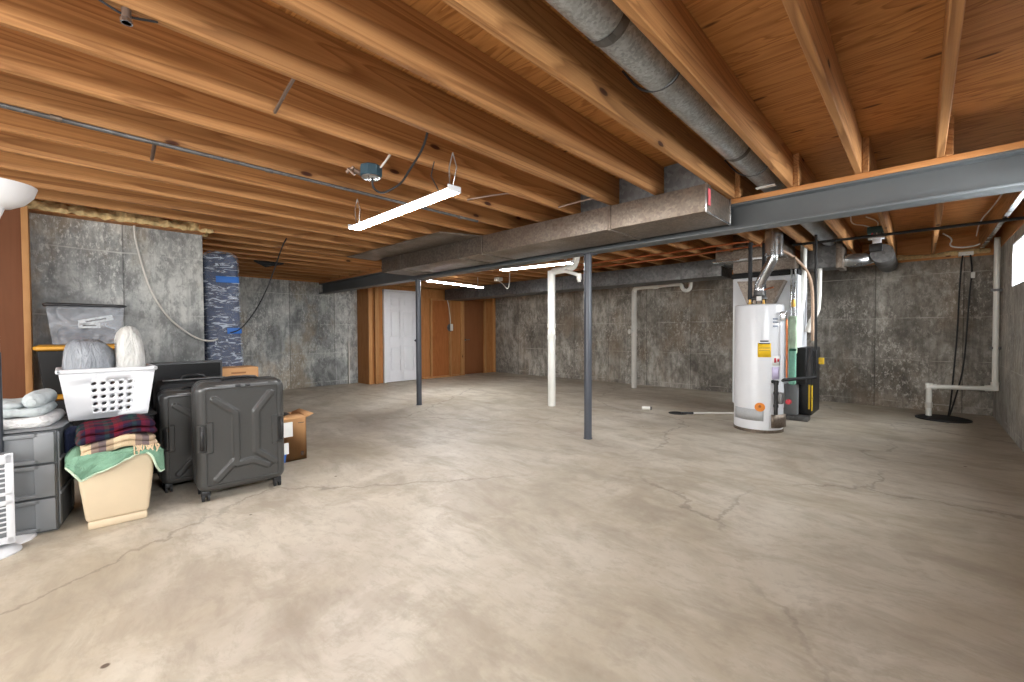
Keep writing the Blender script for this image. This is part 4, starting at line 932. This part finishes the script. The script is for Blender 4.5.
# totes
def tote(loc, lab, w, d_, h, lidmat, bodymat, grp, lidh=.042, name='storage_tote'):
    t = thing(name, lab, 'tote', loc, 0, grp)
    m = MB(); m.taper((-d_, -w / 2 + .02, 0), (-.015, w / 2 - .02, h - lidh), .03, .035, .012); m.build('body', bodymat, t)
    m = MB(); m.slab((-d_ - .015, -w / 2, h - lidh), (0, w / 2, h), .04, .012, None, (18, 18), 2); lid = m.build('lid', lidmat, t)
    for s in (-1, 1): MB().box((-d_ / 2 - .06, s * (w / 2 - .035) - .012, h - lidh - .07), (-d_ / 2 + .06, s * (w / 2 - .035) + .012, h - lidh - .03), .004).build('handle', bodymat, t)
    return t
tote((-4.78, .115, 0), 'black storage tote with yellow lid, lowest of the stack, hidden behind the basket', .54, .46, .335, M['yellow'], M['blackm'], 'yellow lidded totes')
tote((-4.78, .115, .335), 'black storage tote with yellow lid, middle of the stack behind the basket', .54, .46, .335, M['yellow'], M['blackm'], 'yellow lidded totes')
tote((-4.78, .115, .67), 'black storage tote with yellow lid, topmost of the stack, under the clear bin', .54, .46, .38, M['yellow'], M['blackm'], 'yellow lidded totes')
t = thing('clear_storage_bin', 'clear plastic storage bin with black lid stacked on the yellow lidded tote', 'bin', (-4.88, .142, 1.05))
m = MB()
def wallz(a, b, th=.004):
    pass
hw, hb, dd, hh = .225, .195, .34, .305
P8 = [(-dd + .03, -hb, .005), (-.02, -hb, .005), (-.02, hb, .005), (-dd + .03, hb, .005), (-dd, -hw, hh), (0, -hw, hh), (0, hw, hh), (-dd, hw, hh)]
m._faces(P8, [(0, 1, 2, 3), (0, 1, 5, 4), (1, 2, 6, 5), (2, 3, 7, 6), (3, 0, 4, 7)]); m.build('bin_body', M['clear'], t, smooth=0, solid=.004)
m = MB(); m.slab((-dd - .02, -hw - .02, hh), (.02, hw + .02, hh + .026), .04, .01, None, (16, 16), 2); m.build('lid', M['black'], t)
# contents (own things)
def lump(name, lab, cat, lo, hi, mat, seed, rc=.06, re=.05, amp=.02, axis=0, grp=None):
    o = MB().slab(lo, hi, rc, re, lambda u, v, s: amp * noise.noise(Vector((u * 2.2 + seed, v * 2.2, s + seed))) + amp * .5 * noise.noise(Vector((u * 6, v * 6 + seed, s))), (26, 26), axis).build(name, mat, smooth=80)
    return tag(o, lab, cat, grp)
lump('dark_clothes', 'dark grey folded fabric inside the clear storage bin', 'clothes', (-5.15, -.03, 1.06), (-4.93, .32, 1.20), plain('slate_fabric', (84, 86, 94), .9, 0, .4, 14), 3.1)
for (a, b, z, r, lab, mt) in ((.09, .30, 1.25, .24, 'long white printed packet lying slanted in the clear storage bin', 'paper'), (.09, .22, 1.205, .02, 'short white printed packet below the long one in the clear storage bin', 'paper')):
    o = MB().box((-.012, -(b - a) / 2, -.022), (.012, (b - a) / 2, .022), .003).build('packet', M[mt], origin=(0, 0, 0)); o.location = (-4.915, (a + b) / 2, z); o.rotation_euler = (r, 0, 0); tag(o, lab, 'packet')
    q = MB().box((.012, -(b - a) * .3, -.006), (.0135, (b - a) * .3, .006)).build('printed_text', M['ink'], o, origin=(0, 0, 0))

# support tote below the basket, with navy cloth
tote((-3.80, .265, 0), 'black storage tote under the white laundry basket, behind the beige bin', .36, .46, .60, M['blackm'], M['blackm'], None, .03)
lump('navy_cloth', 'crumpled navy cloth between the grey drawers and the white laundry basket', 'cloth', (-3.80, -.005, .30), (-3.70, .075, .575), M['navy'], 9.2, .05, .05, .03)

# laundry basket with holes
t = thing('laundry_basket', 'white plastic laundry basket with oval holes holding two bags', 'basket', (-3.76, .205, .60))
def basket_pt(a, b):  # a in 0..4 around sides, b 0..1 height ; tapered rounded rectangle
    pass
hb, ht = .30, None
wT, wB, dT, dB, hB = .225, .185, .36, .30, .305     # half widths (Y) top / bottom, depth (X) top / bottom, height
def corner(sgny, front, z):
    f = z / hB
    y = sgny * (wB + (wT - wB) * f); x = (-(dT - dB) / 2 * (1 - f)) if front else (-dT + (dT - dB) / 2 * (1 - f))
    return Vector((x, y, z))
def holed(m, A, B, nu, nv, u0, u1, v0, v1, rx, ry):
    """bilinear wall A..B bottom corners (2 funcs of z); grid of oval holes in [u0,u1]x[v0,v1]"""
    def P(u, v): return A(v * hB) * (1 - u) + B(v * hB) * u
    us = [0, u0] + [u0 + (u1 - u0) * i / nu for i in range(1, nu + 1)] + [1]; vs = [0, v0] + [v0 + (v1 - v0) * j / nv for j in range(1, nv + 1)] + [1]
    for i in range(len(us) - 1):
        for j in range(len(vs) - 1):
            a, b, c, d_ = us[i], us[i + 1], vs[j], vs[j + 1]
            if 1 <= i <= nu and 1 <= j <= nv:
                N = 16; out, inn = [], []
                for k in range(N):
                    th = 2 * PI * k / N + PI / 4
                    cx, sx = math.cos(th), math.sin(th); q = max(abs(cx), abs(sx))
                    out.append(P((a + b) / 2 + (b - a) / 2 * cx / q, (c + d_) / 2 + (d_ - c) / 2 * sx / q))
                    sk = .25 * sx
                    inn.append(P((a + b) / 2 + (b - a) / 2 * (cx * rx + sk * ry), (c + d_) / 2 + (d_ - c) / 2 * sx * ry))
                m._faces(out + inn, [(k, (k + 1) % N, N + (k + 1) % N, N + k) for k in range(N)])
            else: m._faces([P(a, c), P(b, c), P(b, d_), P(a, d_)], [(0, 1, 2, 3)])
m = MB()
holed(m, lambda z: corner(-1, True, z), lambda z: corner(1, True, z), 5, 5, .28, .78, .10, .80, .56, .50)
holed(m, lambda z: corner(1, True, z), lambda z: corner(1, False, z), 5, 5, .15, .85, .10, .80, .56, .50)
holed(m, lambda z: corner(1, False, z), lambda z: corner(-1, False, z), 5, 5, .15, .85, .10, .80, .56, .50)
holed(m, lambda z: corner(-1, False, z), lambda z: corner(-1, True, z), 5, 5, .15, .85, .10, .80, .56, .50)
m._faces([corner(-1, True, 0), corner(1, True, 0), corner(1, False, 0), corner(-1, False, 0)], [(3, 2, 1, 0)])
m.build('basket_wall', M['wplast'], t, smooth=20, solid=.004, recalc=False)
m = MB()
rim = [corner(-1, True, hB), corner(1, True, hB), corner(1, False, hB), corner(-1, False, hB)]
for a, b in zip(rim, rim[1:] + rim[:1]):
    lo = [min(a[i], b[i]) - .014 for i in range(3)]; hi = [max(a[i], b[i]) + .014 for i in range(3)]
    lo[2] = hB - .012; hi[2] = hB + .014; m.box(lo, hi, .009)
m.build('rim', M['wplast'], t)
# bags
def bag(name, lab, c, r, mat, seed, topp=0.0, tie=False):
    def f(u, v):
        th = 2 * PI * u; ph = PI * (v - .5)
        d = Vector((math.cos(th) * math.cos(ph), math.sin(th) * math.cos(ph), math.sin(ph)))
        cr = .10 * noise.noise(d * 1.6 + Vector((seed, 0, 0))) + .05 * noise.noise(Vector((d.x * 7 + seed, d.y * 7, d.z * 3))) - .03 * abs(noise.noise(Vector((d.x * 14, d.y * 14 + seed, d.z * 5))))
        k = (abs(d.x) ** 3 + abs(d.y) ** 3 + abs(d.z) ** 3) ** (-1 / 3)
        k = 1 + (k - 1) * .75
        low = 1 - .32 * max(0, -d.z) ** .6
        return (c[0] + r[0] * d.x * k * (1 + cr) * low, c[1] + r[1] * d.y * k * (1 + cr) * low + topp * max(0, d.z) * r[1], c[2] + r[2] * d.z * k * (1 + cr))
    m = MB(); m.grid(f, 56, 32, True)
    return tag(m.build(name, mat, smooth=80), lab, 'bag')
bag('plastic_bag', 'bulging grey plastic bag at the left in the white laundry basket', (-3.95, .118, .875), (.125, .128, .235), M['bag_grey'], 2.0)
b = bag('plastic_bag', 'upright white plastic bag at the right in the white laundry basket', (-3.92, .322, .915), (.12, .078, .275), M['bag_white'], 5.0, -.18)

# beige bin
t = thing('waste_bin', 'beige plastic bin standing on the floor under the green towel', 'bin', (-3.425, .210, 0), math.radians(-4))
m = MB(); m.taper((-.27, -.178, .045), (0, .178, .42), .022, .04, .022); m.build('body', M['beige'], t)
m = MB(); m.box((-.242, -.132, 0), (-.028, .132, .05), .012); m.build('foot', M['beige'], t)
# green towel
def drape(u, v):
    # u 0..1 across Y (slightly past both sides), v 0..1 from back over the top and down the front
    y = .0 + .425 * u
    prof = [(0, .40), (.05, .37), (.13, .318), (.2, .325), (.35, .352), (.55, .392), (.70, .415), (.8, .418), (.86, .39), (.90, .33), (.95, .29), (1, .29)]
    for (a, za), (b, zb) in zip(prof, prof[1:]):
        if a <= u <= b: zb_ = za + (zb - za) * (u - a) / (b - a); break
    top = .452 - .05 * max(0, (.12 - u) / .12) ** 1.5 - .06 * max(0, (u - .84) / .16) ** 1.5
    if v < .45:
        x = -3.71 + (.30) * v / .45; z = top + .012 * math.sin(v * 9 + u * 4)
    else:
        f = (v - .45) / .55
        x = -3.41 + .016 * math.sin(f * PI / 2) * 1.5; z = top + (zb_ - top) * f
        x += .016 * f * math.sin(u * 15 + 1) + .012 * noise.noise(Vector((u * 7, f * 4, 2)))
    side = max(0, (.08 - u) / .08) + max(0, (u - .90) / .10)
    x -= .03 * side
    z += .008 * noise.noise(Vector((u * 9, v * 8, 5)))
    return (x, y, z)
o = MB(); o.grid(drape, 60, 44); o = o.build('green_towel', M['towel_g'], smooth=80, solid=.008); tag(o, 'sage green terry towel draped over the beige bin', 'towel')
hem = []
for i in range(61): p = drape(i / 60, 1.0); hem.append((p[0] + .002, p[1], p[2]))
MB().tube(hem, .006, 6).build('hem', M['hem'], o, origin=o.location)
# blankets
def folded(name, lab, lo, hi, mat, seed, folds, bulge=.012, cat='blanket'):
    t = thing(name, lab, cat, ((lo[0] + hi[0]) / 2, (lo[1] + hi[1]) / 2, lo[2]), 0, None, True)
    n_ = folds; dz = (hi[2] - lo[2]) / n_
    for k in range(n_):
        ins_ = .008 * k
        m = MB(); m.slab((lo[0] + ins_, lo[1] + ins_ * .6, lo[2] + dz * k), (hi[0] - ins_ * random.random(), hi[1] - ins_, lo[2] + dz * (k + 1)), .05, dz * .5, lambda u, v, s, k=k: bulge * noise.noise(Vector((u * 2 + seed, v * 2, k + s))), (30, 30), 2)
        for vv in m.bm.verts:
            q = max(0, (lo[1] + .10 - vv.co.y) / .10); vv.co.z -= .035 * q * q; vv.co.z += .010 * math.sin(vv.co.y * 22 + seed); vv.co.x += .012 * math.sin(vv.co.y * 13 + seed + k)
        m.build('fold', mat, t, smooth=80)
    return t
tt = folded('tan_plaid_blanket', 'folded tan and grey plaid blanket with fringe under the dark plaid one', (-3.73, .055, .455), (-3.40, .40, .525), M['plaid_t'], 2.2, 2)
for k in range(16):
    y = .285 + .0075 * k
    MB().tube([(-3.408, y, .47 - .002 * k % .01), (-3.392, y + .008 * math.sin(k), .45), (-3.388, y + .012 * math.sin(k * 2), .415 + .012 * (k % 3))], .0035, 5).build('fringe', M['tanfr'], tt)
folded('dark_plaid_blanket', 'folded dark red, green and navy plaid blanket on top of the pile on the bin', (-3.74, .04, .525), (-3.41, .40, .605), M['plaid_d'], 7.7, 2)

# grey drawers
t = thing('drawer_unit', 'grey plastic three drawer storage unit standing beside the beige bin', 'drawers', (-3.60, -.035, 0), math.radians(-10))
MB().box((-.40, -.42, .0), (-.012, 0, .585), .008).build('carcass', M['gplast_d'], t)
MB().slab((-.42, -.44, .583), (.012, .02, .606), .04, .010, None, (16, 16), 2).build('top', M['gplast'], t)
for z0, z1 in ((.02, .20), (.212, .395), (.407, .578)):
    m = MB(); m.box((-.012, -.415, z0), (.0, -.005, z1), .003)
    dr = m.build('drawer', M['gplast'], t)
    m = MB()
    fr = [((-.415, -.065), (z0, z0 + .022)), ((-.415, -.065), (z1 - .022, z1)), ((-.085, -.005), (z0, z1)), ((-.415, -.375), (z0, z1))]
    for (ya, yb), (za, zb) in fr: m.box((.0, ya, za), (.022, yb, zb), .003)
    m.build('drawer_frame', M['gplast'], dr, origin=(0, 0, 0))
for z in (.203, .40): MB().box((-.38, .0, z), (-.02, .014, z + .018), .004).build('side_rail', M['gplast'], t)
m = MB(); m.box((-.37, 0, .03), (-.33, .008, .57), .003); m.box((-.06, 0, .03), (-.02, .008, .57), .003); m.build('side_ribs', M['gplast'], t)
# blankets on top of drawers
R10 = Matrix.Rotation(math.radians(-10), 4, 'Z')
def on_drawers(lo, hi): 
    return lo, hi
t = thing('white_waffle_blanket', 'folded white waffle blanket lying directly on the grey drawers', 'blanket', (-3.60, -.035, .606), math.radians(-10))
for k in range(1):
    MB().slab((-.38, -.42, .0), (.0, -.015, .058), .06, .028, lambda u, v, s: .006 * noise.noise(Vector((u * 2, v * 2, s))), (30, 30), 2).build('fold', M['waffle'], t, smooth=80)
t = thing('grey_knit_blanket', 'folded pale blue grey knit blanket on top of the white one', 'blanket', (-3.60, -.035, .668), math.radians(-10))
MB().slab((-.36, -.42, .0), (-.02, -.045, .05), .06, .025, lambda u, v, s: .008 * noise.noise(Vector((u * 2 + 4, v * 2, s))), (30, 30), 2).build('fold', M['knit_b'], t, smooth=80)
m = MB(); m.tube([(-.35, -.10, .08), (-.33, -.102, .082), (-.18, -.105, .086), (-.05, -.10, .082), (-.03, -.10, .08)], [.02, .036, .044, .05, .05, .05, .05, .05, .05, .05, .05, .05, .05, .044, .036, .03, .02], 16, 2); m.slab((-.36, -.42, .045), (-.03, -.14, .082), .05, .018, lambda u, v, s: .008 * noise.noise(Vector((u * 2 + 9, v * 2, s))), (24, 24), 2); m.build('rolled_fold', M['knit_b'], t, smooth=80)

# tower fan
t = thing('tower_fan', 'white slatted fan on a round base at the left edge of the photo', 'fan', (-3.455, -.285, 0), math.radians(8))
MB().lathe([(.0, .028), (.06, .028), (.105, .018), (.118, .006), (.118, .0), (0, 0)][::-1], seg=40).build('base', M['wplast'], t)
MB().cyl((0, 0, .02), (0, 0, .06), .035, seg=16).build('neck', M['wplast'], t)
m = MB(); x = .045; hw_ = .088; zb, zt = .05, .515
m.box((-.045, -hw_, zb), (x - .012, hw_, zt), .012); m.build('body', M['gplast'], t)
m = MB()
m.box((x - .012, -hw_ - .004, zb - .004), (x, -hw_ + .018, zt + .004), .004); m.box((x - .012, hw_ - .026, zb - .004), (x, hw_ + .004, zt + .004), .004)
m.box((x - .012, -hw_, zb), (x, hw_, zb + .035), .004); m.box((x - .012, -hw_, zt - .05), (x, hw_, zt), .004); m.box((x - .012, -hw_, .25), (x, hw_, .275), .003); m.box((x - .012, -hw_, .30), (x, hw_, .318), .003)
for z in (.11, .135, .16, .185, .21, .235, .34, .365, .39, .415, .44): m.box((x - .010, -hw_, z), (x - .002, hw_, z + .008), .002)
m.box((x - .012, -.012, zb), (x, .012, zt), .003)
m.build('grille', M['wplast'], t)
MB().tube([(.10, -.01, .02), (.125, -.005, .02), (.14, .0, .004)], .006, 6, 1).build('power_cord', M['rubber'], t)
# torchiere
pt = (-3.62, -.243)
t = thing('floor_lamp', 'white bowl torchiere floor lamp with dark pole at the left edge', 'floor lamp', (pt[0], pt[1], 0)); LZ = .035
m = MB(); m.lathe([(.03, 1.785), (.065, 1.79), (.115, 1.82), (.15, 1.865), (.165, 1.915), (.161, 1.915), (.146, 1.87), (.11, 1.828), (.06, 1.80), (.03, 1.80)], (0, 0, LZ), seg=48, caps=False); m.build('lamp_shade', M['lampw'], t)
MB().lathe([(.010, 1.70), (.018, 1.715), (.042, 1.785), (.05, 1.795), (0, 1.797)], (0, 0, LZ), seg=24).build('shade_holder', M['lampw'], t)
MB().cyl((0, 0, 1.04), (0, 0, 1.75), .008, seg=14).build('pole', M['white'], t)
MB().cyl((0, 0, .02), (0, 0, 1.04), .0125, seg=14).build('lower_pole', plain('gunmetal', (70, 74, 82), .35, .6), t)
MB().lathe([(.0, .025), (.08, .022), (.12, .010), (.125, 0), (0, 0)][::-1], seg=36).build('base', M['lampw'], t)

# ------------------------------------------------------------------ lights
def area(name, loc, rot, sx, sy, power, col=(1, 1, 1), spread=PI):
    l = bpy.data.lights.new(name, 'AREA'); l.shape = 'RECTANGLE'; l.size = sx; l.size_y = sy; l.energy = power; l.color = col; l.spread = spread
    o = bpy.data.objects.new(name, l); COL.objects.link(o); o.location = loc; o.rotation_euler = rot; return o
for i, (a, b) in enumerate(wins):   # daylight through the basement windows
    area('window_daylight', (XR + .20, (a + b) / 2, (wz0 + wz1) / 2), (0, math.radians(58), 0), wz1 - wz0, b - a, [36, 40, 34, 30][i], (.93, .97, 1.0), math.radians(130))
area('rear_fill', (-1.9, YF + .25, 1.5), (math.radians(78), 0, 0), 4.2, 1.2, 92, (1.0, .98, .95), math.radians(150))  # unseen fill lamp added behind the camera; the wall there has no opening
w = bpy.data.worlds.new('sky'); sc.world = w; w.use_nodes = True
bg = w.node_tree.nodes['Background']; bg.inputs[1].default_value = 6.0
wt = w.node_tree; tcw = wt.nodes.new('ShaderNodeTexCoord'); spw = wt.nodes.new('ShaderNodeSeparateXYZ'); rw = wt.nodes.new('ShaderNodeValToRGB')
wt.links.new(tcw.outputs['Generated'], spw.inputs[0]); wt.links.new(spw.outputs[2], rw.inputs[0]); wt.links.new(rw.outputs[0], bg.inputs[0])
rw.color_ramp.elements[0].position = 0.0; rw.color_ramp.elements[0].color = (.16, .15, .12, 1)
rw.color_ramp.elements[1].position = 0.04; rw.color_ramp.elements[1].color = (.92, .96, 1, 1)

# ------------------------------------------------------------------ camera
cam = bpy.data.cameras.new('camera'); co = bpy.data.objects.new('camera', cam); COL.objects.link(co)
YAW, PITCH, ROLL = math.radians(43.615), math.radians(-1.254), math.radians(-.2546)
c_, s_ = math.cos(YAW), math.sin(YAW)
fwd = Vector((-s_ * math.cos(PITCH), c_ * math.cos(PITCH), math.sin(PITCH))); r = Vector((c_, s_, 0)); u = r.cross(fwd)
r2 = r * math.cos(ROLL) + u * math.sin(ROLL); u2 = -r * math.sin(ROLL) + u * math.cos(ROLL)
mt = Matrix((r2, u2, -fwd)).transposed().to_4x4(); mt.translation = Vector((0, 0, 1.14)); co.matrix_world = mt
cam.sensor_width = 36.0; cam.lens = 428.58 / 1024 * 36; cam.clip_start = .02; cam.clip_end = 200
sc.camera = co
for o in bpy.data.objects:
    if '_w' in o: del o['_w']
vs = sc.view_settings; vs.view_transform = 'Standard'; vs.look = 'None'; vs.exposure = 0.75; vs.gamma = 1.0; vs.use_curve_mapping = False
sc.cycles.use_denoising = True
sc.cycles.max_bounces = 10; sc.cycles.diffuse_bounces = 6; sc.cycles.transparent_max_bounces = 16
sc.cycles.sample_clamp_indirect = 6.0
sc.cycles.caustics_reflective = False; sc.cycles.caustics_refractive = False
